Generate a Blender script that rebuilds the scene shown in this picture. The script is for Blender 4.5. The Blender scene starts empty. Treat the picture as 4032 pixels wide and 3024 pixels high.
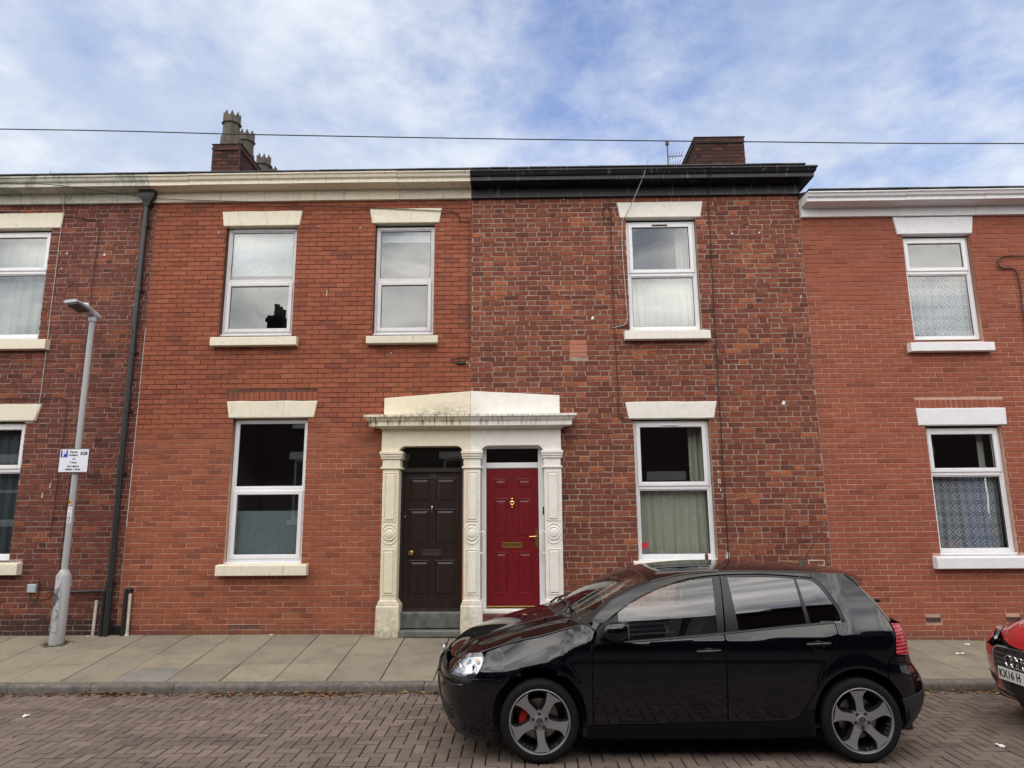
import bpy, bmesh, math, random
import numpy as np
from math import sin, cos, pi, radians, sqrt, atan2
from mathutils import Vector, Matrix
from mathutils.geometry import delaunay_2d_cdt
rnd = random.Random(7)
SC = bpy.context.scene
COL = SC.collection

# ------------------------------------------------------------ camera, sky, sun, exposure
CAM_F, CAM_P, CAM_YAW, CAM_ROLL, CAM_H = 2690.0, 0.1881, -0.013707, -0.007294, 1.9578
def cam_basis():
    cy, sy = cos(CAM_YAW), sin(CAM_YAW)
    fw = Vector((sy*cos(CAM_P), cy*cos(CAM_P), sin(CAM_P)))
    r0 = Vector((cy, -sy, 0)); u0 = r0.cross(fw)
    r = cos(CAM_ROLL)*r0 + sin(CAM_ROLL)*u0
    u = -sin(CAM_ROLL)*r0 + cos(CAM_ROLL)*u0
    return r, u, fw
CR, CU, CF = cam_basis()
def project(p):
    v = Vector(p) - Vector((0, 0, CAM_H)); d = v.dot(CF)
    return 2016 + CAM_F*v.dot(CR)/d, 1512 - CAM_F*v.dot(CU)/d
cd = bpy.data.cameras.new('camera'); cam = bpy.data.objects.new('camera', cd); COL.objects.link(cam)
cd.sensor_width = 36; cd.lens = CAM_F/4032*36; cd.clip_end = 3000; cd.clip_start = .05
M4 = Matrix((CR, CU, -CF)).transposed().to_4x4(); M4.translation = (0, 0, CAM_H)
cam.matrix_world = M4
SC.camera = cam
SC.view_settings.view_transform = 'Standard'; SC.view_settings.look = 'None'
SC.view_settings.gamma = 1; SC.view_settings.use_curve_mapping = False
SC.view_settings.exposure = 1.55
SC.render.engine = 'CYCLES'
SC.cycles.use_denoising = True
SC.cycles.max_bounces = 10; SC.cycles.transparent_max_bounces = 16
SC.cycles.caustics_reflective = False; SC.cycles.caustics_refractive = False

SUN_EL, SUN_AZ = radians(50), radians(195)      # azimuth clockwise from +Y: high, behind the camera on its left
SX, SY = 3.1, 5.2
def build_world():
    w = bpy.data.worlds.new('World'); SC.world = w; w.use_nodes = True
    nt = w.node_tree; nt.nodes.clear(); N = nt.nodes.new; L = nt.links.new
    out = N('ShaderNodeOutputWorld'); bg = N('ShaderNodeBackground')
    sky = N('ShaderNodeTexSky'); sky.sky_type = 'NISHITA'; sky.sun_disc = False
    sky.sun_elevation = SUN_EL; sky.sun_rotation = SUN_AZ; sky.air_density = 1.0; sky.dust_density = 0.6; sky.ozone_density = 2.0
    tc = N('ShaderNodeTexCoord'); sep = N('ShaderNodeSeparateXYZ'); L(tc.outputs['Generated'], sep.inputs[0])
    def math_(op, a, b=None, c=None):
        n = N('ShaderNodeMath'); n.operation = op
        for i, x in enumerate((a, b, c)):
            if x is None: continue
            if isinstance(x, (int, float)): n.inputs[i].default_value = x
            else: L(x, n.inputs[i])
        return n.outputs[0]
    zc = math_('MAXIMUM', sep.outputs[2], 0.0); den = math_('ADD', zc, 0.22)
    px = math_('DIVIDE', sep.outputs[0], den); py = math_('DIVIDE', sep.outputs[1], den)
    cb = N('ShaderNodeCombineXYZ'); L(px, cb.inputs[0]); L(py, cb.inputs[1])
    def noise(scale, detail, rough, off, dist=0.0):
        mp = N('ShaderNodeMapping'); mp.inputs['Location'].default_value = off; L(cb.outputs[0], mp.inputs['Vector'])
        n = N('ShaderNodeTexNoise'); n.inputs['Scale'].default_value = scale; n.inputs['Detail'].default_value = detail
        n.inputs['Roughness'].default_value = rough; n.inputs['Distortion'].default_value = dist; L(mp.outputs[0], n.inputs['Vector']); return n.outputs['Fac']
    n1 = noise(1.3, 6, .55, (SX, 1.7, 0), .15); n2 = noise(9, 6, .62, (9.3, 4.4, 0), .1); n3 = noise(.55, 3, .5, (SY, 8.8, 0))
    # layered cloud: broad sheets with torn holes, mottled small cells at their thin edges
    s = math_('ADD', math_('MULTIPLY', n1, .9), math_('MULTIPLY', n2, .34))
    s = math_('ADD', s, math_('MULTIPLY', n3, .9))
    s = math_('ADD', s, math_('MULTIPLY', math_('SUBTRACT', 0.60, math_('MINIMUM', zc, 0.66)), .75))
    cov = N('ShaderNodeMapRange'); cov.interpolation_type = 'SMOOTHSTEP'; L(s, cov.inputs[0])
    cov.inputs[1].default_value = .70; cov.inputs[2].default_value = 1.24; cov.inputs[3].default_value = .06; cov.inputs[4].default_value = .97
    shade = N('ShaderNodeMapRange'); shade.interpolation_type = 'SMOOTHSTEP'; L(math_('ADD', math_('MULTIPLY', noise(1.7, 5, .55, (1.5, 7.7, 0), .4), .75), math_('MULTIPLY', n2, .3)), shade.inputs[0])
    shade.inputs[1].default_value = .38; shade.inputs[2].default_value = .66; shade.inputs[3].default_value = 0; shade.inputs[4].default_value = 1
    cl = N('ShaderNodeMixRGB'); L(shade.outputs[0], cl.inputs[0])
    cl.inputs[1].default_value = (4.1, 4.7, 5.85, 1); cl.inputs[2].default_value = (6.2, 6.5, 6.95, 1)
    tint = N('ShaderNodeMixRGB'); tint.blend_type = 'MULTIPLY'; tint.inputs[0].default_value = 1; L(sky.outputs[0], tint.inputs[1]); tint.inputs[2].default_value = (.72, 1.03, 1.5, 1)
    mix = N('ShaderNodeMixRGB'); L(cov.outputs[0], mix.inputs[0]); L(tint.outputs[0], mix.inputs[1]); L(cl.outputs[0], mix.inputs[2])
    L(mix.outputs[0], bg.inputs[0]); bg.inputs[1].default_value = 0.05
    L(bg.outputs[0], out.inputs[0])
build_world()
sd = bpy.data.lights.new('sun', 'SUN'); sun = bpy.data.objects.new('sun', sd); COL.objects.link(sun)
sd.energy = 1.5; sd.angle = radians(130); sd.color = (1.0, .91, .79)
sun.rotation_euler = Vector((-sin(SUN_AZ)*cos(SUN_EL), -cos(SUN_AZ)*cos(SUN_EL), -sin(SUN_EL))).to_track_quat('-Z', 'Y').to_euler()

def cloud_light():
    # the sun reaches the street through broken cloud: the wide soft light is as uneven as the sky it stands for
    sd.use_nodes = True; nt = sd.node_tree; nt.nodes.clear(); N = nt.nodes.new; L = nt.links.new
    out = N('ShaderNodeOutputLight'); em = N('ShaderNodeEmission'); ge = N('ShaderNodeNewGeometry'); mp = N('ShaderNodeMapping'); mp.inputs['Scale'].default_value = (1, 1, 2.6)
    no = N('ShaderNodeTexNoise'); no.inputs['Scale'].default_value = 3.2; no.inputs['Detail'].default_value = 6; no.inputs['Roughness'].default_value = .58; no.inputs['Distortion'].default_value = .4
    mr = N('ShaderNodeMapRange'); mr.inputs[1].default_value = .36; mr.inputs[2].default_value = .66; mr.inputs[3].default_value = .12; mr.inputs[4].default_value = 2.05
    L(ge.outputs['Incoming'], mp.inputs['Vector']); L(mp.outputs[0], no.inputs['Vector']); L(no.outputs['Fac'], mr.inputs[0]); L(mr.outputs[0], em.inputs['Strength']); L(em.outputs[0], out.inputs[0])
cloud_light()

# ------------------------------------------------------------ materials
MATS = {}
def new_mat(name):
    m = bpy.data.materials.new(name); m.use_nodes = True; m.node_tree.nodes.clear(); MATS[name] = m
    nt = m.node_tree; out = nt.nodes.new('ShaderNodeOutputMaterial')
    return m, nt, out
class NB:
    def __init__(s, nt): s.nt = nt
    def n(s, t, **kw):
        x = s.nt.nodes.new(t)
        for k, v in kw.items(): setattr(x, k, v)
        return x
    def link(s, a, b): s.nt.links.new(a, b)
    def val(s, inp, v):
        if v is None: return
        if hasattr(v, 'is_linked') or isinstance(v, bpy.types.NodeSocket): s.link(v, inp)
        elif isinstance(v, (tuple, list)) and len(v) == 3 and inp.type == 'RGBA': inp.default_value = (*v, 1)
        else: inp.default_value = v
    def math(s, op, a, b=None, c=None, clamp=False):
        x = s.n('ShaderNodeMath', operation=op, use_clamp=clamp)
        for i, v in enumerate((a, b, c)): s.val(x.inputs[i], v)
        return x.outputs[0]
    def mix(s, f, a, b, mode='MIX'):
        x = s.n('ShaderNodeMixRGB', blend_type=mode); s.val(x.inputs[0], f); s.val(x.inputs[1], a); s.val(x.inputs[2], b); return x.outputs[0]
    def pos(s): return s.n('ShaderNodeNewGeometry').outputs['Position']
    def noise(s, scale, detail=4, rough=.55, vec=None, dist=0, sc3=None):
        v = vec if vec is not None else s.pos()
        if sc3:
            mp = s.n('ShaderNodeMapping'); mp.inputs['Scale'].default_value = sc3; s.link(v, mp.inputs['Vector']); v = mp.outputs[0]
        x = s.n('ShaderNodeTexNoise'); x.inputs['Scale'].default_value = scale; x.inputs['Detail'].default_value = detail
        x.inputs['Roughness'].default_value = rough; x.inputs['Distortion'].default_value = dist; s.link(v, x.inputs['Vector']); return x.outputs['Fac']
    def rng(s, v, a, b, c=0., d=1., smooth=False):
        x = s.n('ShaderNodeMapRange'); x.clamp = True
        if smooth: x.interpolation_type = 'SMOOTHSTEP'
        s.val(x.inputs[0], v)
        for i, k in enumerate((a, b, c, d)): x.inputs[i+1].default_value = k
        return x.outputs[0]
    def ramp(s, f, stops, interp='LINEAR'):
        x = s.n('ShaderNodeValToRGB'); cr = x.color_ramp; cr.interpolation = interp
        while len(cr.elements) < len(stops): cr.elements.new(.5)
        for e, (p, c) in zip(cr.elements, stops): e.position = p; e.color = (*c, 1)
        s.val(x.inputs[0], f); return x.outputs[0]
    def bump(s, h, strength=.3, dist=.01):
        x = s.n('ShaderNodeBump'); x.inputs['Strength'].default_value = strength; x.inputs['Distance'].default_value = dist; s.val(x.inputs['Height'], h); return x.outputs[0]
    def bsdf(s, out, col, rough=.5, metal=0., normal=None, coat=0., ior=None, spec=None, emit=None):
        x = s.n('ShaderNodeBsdfPrincipled'); s.val(x.inputs['Base Color'], col); s.val(x.inputs['Roughness'], rough); s.val(x.inputs['Metallic'], metal)
        if normal is not None: s.link(normal, x.inputs['Normal'])
        x.inputs['Coat Weight'].default_value = coat; x.inputs['Coat Roughness'].default_value = .02
        if ior: x.inputs['IOR'].default_value = ior
        if spec is not None: x.inputs['Specular IOR Level'].default_value = spec
        if out: s.link(x.outputs[0], out.inputs[0])
        return x
def simple(name, col, rough=.5, metal=0., var=.0, scale=30, coat=0., bump=0., spec=None, dirt=None):
    m, nt, out = new_mat(name); b = NB(nt); c = (*col, 1)
    nrm = None
    if var or bump:
        f = b.noise(scale, 5, .6)
    if var: c = b.mix(b.rng(f, .3, .7), tuple(x*(1-var) for x in col), tuple(min(1, x*(1+var)) for x in col))
    if dirt:
        c = b.mix(b.math('MULTIPLY', b.rng(b.noise(dirt[1], 6, .65), .5, .75), dirt[2]), c, dirt[0])
    if bump: nrm = b.bump(f, bump, .004)
    b.bsdf(out, c, rough, metal, nrm, coat, spec=spec)
    return m
def brick_mat(name, stops, patch=None, low_dark=None, grain=.35, soot=.25):
    """burnt-clay brick: tone from each brick's own tint, grain and firing patches from position"""
    m, nt, out = new_mat(name); b = NB(nt)
    at = b.n('ShaderNodeAttribute', attribute_name='tint'); sep = b.n('ShaderNodeSeparateColor'); b.link(at.outputs['Color'], sep.inputs[0])
    col = b.ramp(sep.outputs[0], stops)
    pos = b.pos()
    g = b.noise(38, 6, .7, pos); col = b.mix(b.math('MULTIPLY', b.rng(g, .35, .75), grain), col, (.012, .006, .005))
    g2 = b.noise(9, 5, .62, pos, sc3=(1, 1, 2.2))
    col = b.mix(b.math('MULTIPLY', b.rng(g2, .5, .75), soot), col, (.03, .016, .014))
    if patch: # repaired or re-fired areas of warmer brick
        f = b.math('MULTIPLY', b.rng(b.noise(patch[1], 4, .6, pos, sc3=(1, 1, 1.8)), patch[2], patch[2]+.12), b.rng(sep.outputs[1], .35, .6))
        col = b.mix(b.math('MULTIPLY', f, patch[3]), col, patch[0])
    if low_dark:
        sp = b.n('ShaderNodeSeparateXYZ'); b.link(pos, sp.inputs[0])
        zz = b.math('ADD', sp.outputs[2], b.math('MULTIPLY', b.math('SUBTRACT', b.noise(6, 4), .5), .16))
        col = b.mix(b.math('MULTIPLY', b.rng(zz, low_dark[1], low_dark[1]-.12, 0, 1), low_dark[2]), col, low_dark[0])
    big = b.noise(.9, 4, .6, pos); col = b.mix(b.rng(big, .3, .75, .0, .22), col, (.06, .02, .014))
    h = b.math('ADD', b.math('MULTIPLY', g, .6), b.math('MULTIPLY', b.noise(120, 4, .7, pos), .4))
    b.bsdf(out, col, .86, 0, b.bump(h, .55, .006), spec=.25)
    return m
def lin(r, g, b):
    f = lambda c: c/12.92 if c <= .04045 else ((c+.055)/1.055)**2.4
    return (f(r/255), f(g/255), f(b/255))
BRICK2 = brick_mat('brick_smooth_red', [(0, (.235, .076, .049)), (.14, (.26, .082, .051)), (.22, (.30, .092, .052)), (.6, (.335, .104, .056)), (1, (.375, .123, .066))], low_dark=((.12, .06, .05), .47, .45), grain=.22, soot=.12)
BRICK3 = brick_mat('brick_weathered', [(0, (.10, .038, .03)), (.25, (.185, .056, .039)), (.6, (.262, .080, .047)), (.9, (.335, .108, .054)), (1, (.43, .135, .06))], patch=((.40, .14, .055), .8, .57, .6), grain=.45, soot=.42)
BRICK1 = brick_mat('brick_old_dark', [(0, (.075, .03, .026)), (.25, (.15, .049, .037)), (.7, (.225, .067, .046)), (1, (.33, .10, .05))], patch=((.40, .125, .045), 1.1, .55, .5), low_dark=((.03, .024, .025), .62, .8), grain=.5, soot=.5)
BRICK4 = brick_mat('brick_plain_red', [(0, (.235, .07, .044)), (.1, (.285, .085, .051)), (.5, (.32, .096, .056)), (1, (.355, .11, .065))], low_dark=((.17, .085, .072), .36, .55), grain=.15, soot=.08)
BRICKC = brick_mat('brick_chimney', [(0, (.022, .016, .015)), (.4, (.065, .030, .025)), (1, (.15, .055, .038))], grain=.6, soot=.6)
BRICKO = brick_mat('brick_opposite', [(0, (.065, .038, .032)), (1, (.13, .066, .05))], grain=.4, soot=.4)
def mortar(name, lo, hi=None, zsw=None):
    m, nt, out = new_mat(name); b = NB(nt); c = (*lo, 1)
    if hi:
        sp = b.n('ShaderNodeSeparateXYZ'); b.link(b.pos(), sp.inputs[0])
        zz = b.math('ADD', sp.outputs[2], b.math('MULTIPLY', b.math('SUBTRACT', b.noise(.8, 4), .5), 2.2))
        c = b.mix(b.rng(zz, zsw-.5, zsw+.5), lo, hi)
    c = b.mix(b.rng(b.noise(14, 5, .7), .35, .75, 0, .55), c, tuple(x*.35 for x in lo))
    b.bsdf(out, c, .95, 0, b.bump(b.noise(150, 3), .4, .003), spec=.1); return m
MORT2 = mortar('mortar_two_tone', (.60, .38, .28), (.10, .045, .034), 3.0)  # joints pale low on the wall, dark higher up
MORT3 = mortar('mortar_pale', (.40, .31, .25)); MORT1 = mortar('mortar_buff', (.36, .27, .225))
MORT4 = mortar('mortar_pink', (.58, .37, .29), (.36, .19, .145), 5.2); MORTC = mortar('mortar_sooty', (.10, .075, .065))
def paint(name, col, stain=None, crack=.0, rough=.55, stain2=None):
    m, nt, out = new_mat(name); b = NB(nt); pos = b.pos()
    f = b.noise(11, 6, .65, pos); c = b.mix(b.rng(f, .35, .7), tuple(x*.9 for x in col), col)
    c = b.mix(b.rng(b.noise(3.0, 5, .6, pos), .5, .8, 0, .25), c, tuple(x*.72 for x in col))
    if stain:  # rain streaks run down: noise stretched in z
        s1 = b.noise(9, 5, .7, pos, sc3=(2.2, 1, .22)); c = b.mix(b.math('MULTIPLY', b.rng(s1, stain[2], stain[2]+.14), stain[1]), c, stain[0])
    if stain2:
        s2 = b.noise(stain2[3], 7, .75, pos); c = b.mix(b.math('MULTIPLY', b.rng(s2, stain2[2], stain2[2]+.1), stain2[1]), c, stain2[0])
    b.bsdf(out, c, rough, 0, b.bump(b.math('ADD', b.noise(26, 6, .7, pos), b.math('MULTIPLY', b.noise(5, 3, .5, pos), .6)), .22+crack, .008), spec=.3); return m
CREAM = paint('paint_cream', (.80, .74, .59), ((.26, .22, .16), .5, .57), stain2=((.30, .26, .20), .45, .60, 5))
CREAM_STREAK = paint('paint_cream_streaked', (.72, .67, .54), ((.05, .045, .04), .6, .56), stain2=((.12, .11, .09), .4, .6, 2.5))
CREAM_GREEN = paint('paint_cream_algae', (.62, .61, .52), ((.14, .16, .12), .55, .53), stain2=((.10, .13, .10), .5, .52, 2.2))
OFFWHITE = paint('paint_offwhite', (.81, .78, .71), ((.34, .30, .25), .4, .59), stain2=((.36, .32, .27), .35, .62, 6))
WHITE4 = paint('paint_white', (.80, .81, .83), ((.40, .40, .42), .2, .63))
BLACKP = paint('paint_black', (.012, .014, .018), ((.22, .20, .18), .75, .57), rough=.32)
def split_paint():
    m, nt, out = new_mat('paint_two_owner'); b = NB(nt); pos = b.pos()
    sp = b.n('ShaderNodeSeparateXYZ'); b.link(pos, sp.inputs[0])
    x = b.math('ADD', sp.outputs[0], b.math('MULTIPLY', b.math('SUBTRACT', b.noise(9, 3), .5), .02))
    c = b.mix(b.rng(x, -.752, -.744), (.78, .72, .56), (.82, .80, .75))
    c = b.mix(b.rng(b.noise(7, 6, .7, pos), .45, .8, 0, .4), c, (.58, .50, .36))
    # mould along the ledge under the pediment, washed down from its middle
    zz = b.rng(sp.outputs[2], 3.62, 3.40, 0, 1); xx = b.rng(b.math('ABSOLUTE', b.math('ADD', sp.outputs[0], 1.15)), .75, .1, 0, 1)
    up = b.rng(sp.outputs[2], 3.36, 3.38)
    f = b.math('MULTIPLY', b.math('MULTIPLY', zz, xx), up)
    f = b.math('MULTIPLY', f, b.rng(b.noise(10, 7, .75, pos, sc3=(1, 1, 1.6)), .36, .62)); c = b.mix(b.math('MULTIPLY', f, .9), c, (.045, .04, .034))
    # drip marks on the cornice edge
    band = b.math('MULTIPLY', b.rng(sp.outputs[2], 3.20, 3.27), b.rng(sp.outputs[2], 3.405, 3.37))
    dr = b.math('MULTIPLY', b.rng(b.noise(30, 3, .6, pos, sc3=(1, .3, .05)), .5, .62), b.rng(sp.outputs[0], .9, -1.5, .25, 1))
    c = b.mix(b.math('MULTIPLY', b.math('MULTIPLY', band, dr), .85), c, (.07, .06, .05))
    # green-brown splash stains near the pavement
    lo = b.math('MULTIPLY', b.rng(sp.outputs[2], .95, .35), b.rng(b.noise(9, 6, .7, pos), .38, .66)); c = b.mix(b.math('MULTIPLY', lo, .8), c, (.22, .19, .12))
    hh = b.math('ADD', b.noise(26, 6, .7, pos), b.math('MULTIPLY', b.noise(6, 4, .6, pos), .8))
    b.bsdf(out, c, .6, 0, b.bump(hh, .5, .01), spec=.3)
    return m
TWO = split_paint()
UPVC = simple('upvc_white', (.80, .81, .83), .28, var=.04, scale=6, dirt=((.55, .54, .52), 3, .35))
UPVC_OLD = simple('upvc_greyed', (.66, .65, .66), .35, var=.06, scale=8, dirt=((.35, .33, .32), 4, .5))
GASKET = simple('gasket_black', (.015, .015, .016), .6)
def glass_mat(name, refl, tint=(1, 1, 1), rough=.0, wav=.0):
    """glazing: clear pane, reflection rising with angle (both faces of a double unit)"""
    m, nt, out = new_mat(name); b = NB(nt)
    tr = b.n('ShaderNodeBsdfTransparent'); b.val(tr.inputs[0], (*tint, 1)); gl = b.n('ShaderNodeBsdfGlossy'); gl.inputs['Roughness'].default_value = rough
    gl.inputs['Color'].default_value = (1, 1, 1, 1)
    if wav:
        nr = b.bump(b.noise(1.6, 2, .5), wav, .02); b.link(nr, gl.inputs['Normal'])
    fr = b.n('ShaderNodeFresnel'); gm = b.n('ShaderNodeNewGeometry'); b.link(b.rng(gm.outputs['Backfacing'], 0, 1, 1.5, 1/1.5), fr.inputs[0])
    f = b.math('ADD', b.math('MULTIPLY', fr.outputs[0], 1-refl), refl, clamp=True)
    mx = b.n('ShaderNodeMixShader'); b.val(mx.inputs[0], f); b.link(tr.outputs[0], mx.inputs[1]); b.link(gl.outputs[0], mx.inputs[2]); b.link(mx.outputs[0], out.inputs[0])
    return m
GLASS = glass_mat('window_glass', .055, (.955, .98, .975), wav=.02)
ROOMW = simple('room_paint', (.16, .15, .14), .8)
SLATE = simple('roof_slate', (.05, .053, .06), .7, var=.4, scale=5)
DARKM = simple('painted_iron_dark', (.022, .024, .026), .38, var=.2, scale=14)
PVCB = simple('pvc_black', (.018, .019, .021), .35)
CABLE = simple('cable_black', (.014, .012, .012), .6); CABLEP = simple('cable_pale', (.42, .38, .34), .6); CABLEBR = simple('cable_brown', (.055, .022, .018), .6)
BRASS = simple('brass', (.75, .52, .18), .25, 1.0, var=.15, scale=25); CHROME = simple('chrome', (.75, .76, .78), .08, 1.0)

# ------------------------------------------------------------ mesh helpers
class MB:
    def __init__(s): s.v = []; s.f = []; s.t = []; s.m = []; s.smooth = False; s.cur = 0
    def add(s, vs, fs, tint=None):
        o = len(s.v); s.v += [tuple(p) for p in vs]; s.f += [tuple(i+o for i in f) for f in fs]; s.m += [s.cur]*len(fs)
        if tint is not None: s.t += [tint]*len(vs)
        return s
    def box(s, x0, x1, y0, y1, z0, z1):
        v = [(x, y, z) for x in (x0, x1) for y in (y0, y1) for z in (z0, z1)]
        return s.add(v, [(0, 1, 3, 2), (4, 6, 7, 5), (0, 4, 5, 1), (2, 3, 7, 6), (0, 2, 6, 4), (1, 5, 7, 3)])
    def bbox(s, x0, x1, y0, y1, z0, z1, c=.006):
        """box with chamfered edges towards -y (its visible face)"""
        a = (x0, x1, z0, z1); v = []
        for y, d in ((y1, 0), (y0+c, 0), (y0, c)):
            v += [(x0+d, y, z0+d), (x1-d, y, z0+d), (x1-d, y, z1-d), (x0+d, y, z1-d)]
        f = [(3, 2, 1, 0)[::-1][::-1]]
        f = [(0, 3, 2, 1)[::-1]]
        for k in (0, 4):
            for i in range(4): f.append((k+i, k+(i+1) % 4, k+4+(i+1) % 4, k+4+i)[::-1])
        f.append((8, 9, 10, 11)); return s.add(v, f)
    def prism(s, poly, y0, y1, c=0.):
        """poly in (x,z), extruded in y; front at y0"""
        n = len(poly); cx = sum(p[0] for p in poly)/n; cz = sum(p[1] for p in poly)/n
        v = [(x, y1, z) for x, z in poly]+[(x, y0+c, z) for x, z in poly]
        f = [tuple(range(n))[::-1]]+[(i, (i+1) % n, n+(i+1) % n, n+i) for i in range(n)]
        if c:
            for x, z in poly:
                dx, dz = cx-x, cz-z; v.append((x+math.copysign(min(c, abs(dx)), dx), y0, z+math.copysign(min(c, abs(dz)), dz)))
            f += [(n+i, n+(i+1) % n, 2*n+(i+1) % n, 2*n+i) for i in range(n)]; f.append(tuple(range(2*n, 3*n)))
        else: f.append(tuple(range(n, 2*n)))
        return s.add(v, f)
    def tube(s, pts, r, seg=8, caps=True):
        pts = [Vector(p) for p in pts]; n = len(pts); rs = r if isinstance(r, (list, tuple)) else [r]*n; v = []; up = None
        for i, p in enumerate(pts):
            d = (pts[min(i+1, n-1)]-pts[max(i-1, 0)]).normalized()
            if up is None: up = Vector((0, 0, 1)) if abs(d.z) < .9 else Vector((0, 1, 0))
            a = d.cross(up).normalized(); up2 = a.cross(d)
            for k in range(seg):
                t = 2*pi*k/seg; v.append(p+(a*cos(t)+up2*sin(t))*rs[i])
            up = up2
        f = [(i*seg+k, i*seg+(k+1) % seg, (i+1)*seg+(k+1) % seg, (i+1)*seg+k) for i in range(n-1) for k in range(seg)]
        if caps: f += [tuple(range(seg))[::-1], tuple(range((n-1)*seg, n*seg))]
        return s.add(v, f)
    def lathe(s, prof, axis='z', o=(0, 0, 0), seg=24, a0=0, a1=2*pi):
        full = abs(a1-a0-2*pi) < 1e-6; n = len(prof); m = seg if full else seg+1; v = []
        for k in range(m):
            t = a0+(a1-a0)*k/seg
            for r, h in prof:
                c, d = r*cos(t), r*sin(t)
                v.append({'z': (o[0]+c, o[1]+d, o[2]+h), 'y': (o[0]+c, o[1]+h, o[2]+d), 'x': (o[0]+h, o[1]+c, o[2]+d)}[axis])
        f = []
        for k in range(seg):
            k2 = (k+1) % m
            for i in range(n-1): f.append((k*n+i, k2*n+i, k2*n+i+1, k*n+i+1))
        return s.add(v, f)
    def sphere(s, o, r, seg=12, rings=8):
        rr = r if isinstance(r, (tuple, list)) else (r, r, r); v = []; f = []
        for i in range(rings+1):
            t = pi*i/rings
            for k in range(seg):
                q = 2*pi*k/seg; v.append((o[0]+rr[0]*sin(t)*cos(q), o[1]+rr[1]*sin(t)*sin(q), o[2]+rr[2]*cos(t)))
        for i in range(rings):
            for k in range(seg): f.append((i*seg+k, (i+1)*seg+k, (i+1)*seg+(k+1) % seg, i*seg+(k+1) % seg))
        return s.add(v, f)
    def mesh(s, name, mat):
        me = bpy.data.meshes.new(name); me.from_pydata(s.v, [], s.f)
        for m in (mat if isinstance(mat, (list, tuple)) else [mat]): me.materials.append(m)
        if isinstance(mat, (list, tuple)): me.polygons.foreach_set('material_index', s.m)
        if s.t:
            a = me.color_attributes.new('tint', 'FLOAT_COLOR', 'POINT'); a.data.foreach_set('color', [c for t in s.t for c in t])
        bm = bmesh.new(); bm.from_mesh(me)
        if not s.t: bmesh.ops.remove_doubles(bm, verts=bm.verts, dist=1e-6)
        bmesh.ops.recalc_face_normals(bm, faces=bm.faces); bm.to_mesh(me); bm.free()
        if s.smooth:
            me.polygons.foreach_set('use_smooth', [True]*len(me.polygons)); me.set_sharp_from_angle(angle=radians(38))
        me.update(); return me
    def build(s, name, mat, parent=None, loc=None, label=None, cat=None, group=None, kind=None):
        o = bpy.data.objects.new(name, s.mesh(name, mat)); COL.objects.link(o)
        if loc: o.location = loc
        return dress(o, parent, label, cat, group, kind)
def dress(o, parent=None, label=None, cat=None, group=None, kind=None):
    if parent is not None: o.parent = parent
    for k, v in (('label', label), ('category', cat), ('group', group), ('kind', kind)):
        if v: o[k] = v
    return o
def empty(name, loc=(0, 0, 0), parent=None, label=None, cat=None, group=None, kind=None, rz=0):
    o = bpy.data.objects.new(name, None); COL.objects.link(o); o.location = loc; o.rotation_euler = (0, 0, rz); o.empty_display_size = .1
    return dress(o, parent, label, cat, group, kind)
def link_mesh(name, me, parent, loc=(0, 0, 0)):
    o = bpy.data.objects.new(name, me); COL.objects.link(o); o.location = loc; o.parent = parent; return o
def smooth_path(pts, k=6):
    P = [Vector(p) for p in pts]; out = []
    for i in range(len(P)-1):
        p0, p1, p2, p3 = P[max(i-1, 0)], P[i], P[i+1], P[min(i+2, len(P)-1)]
        for j in range(k):
            t = j/k; out.append(.5*((2*p1)+(p2-p0)*t+(2*p0-5*p1+4*p2-p3)*t*t+(3*p1-p0-3*p2+p3)*t**3))
    out.append(P[-1]); return out
def text_mesh(txt, size, ext=.001, bold=0., align='CENTER', spacing=1.0):
    c = bpy.data.curves.new('lettering', 'FONT'); c.body = txt; c.size = size; c.extrude = ext; c.align_x = align; c.align_y = 'CENTER'; c.offset = bold; c.space_character = spacing
    o = bpy.data.objects.new('lettering', c); COL.objects.link(o); bpy.context.view_layer.update()
    me = bpy.data.meshes.new_from_object(o.evaluated_get(bpy.context.evaluated_depsgraph_get()))
    bpy.data.objects.remove(o); bpy.data.curves.remove(c); return me
def put_text(txt, size, loc, mat, parent, rot=(pi/2, 0, 0), name='lettering', bold=0., scale=(1, 1, 1), align='CENTER', spacing=1.0, ext=.0008):
    me = text_mesh(txt, size, ext, bold, align, spacing); me.materials.clear(); me.materials.append(mat)
    o = bpy.data.objects.new(name, me); COL.objects.link(o); o.location = loc; o.rotation_euler = rot; o.scale = scale; o.parent = parent; return o

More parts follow.
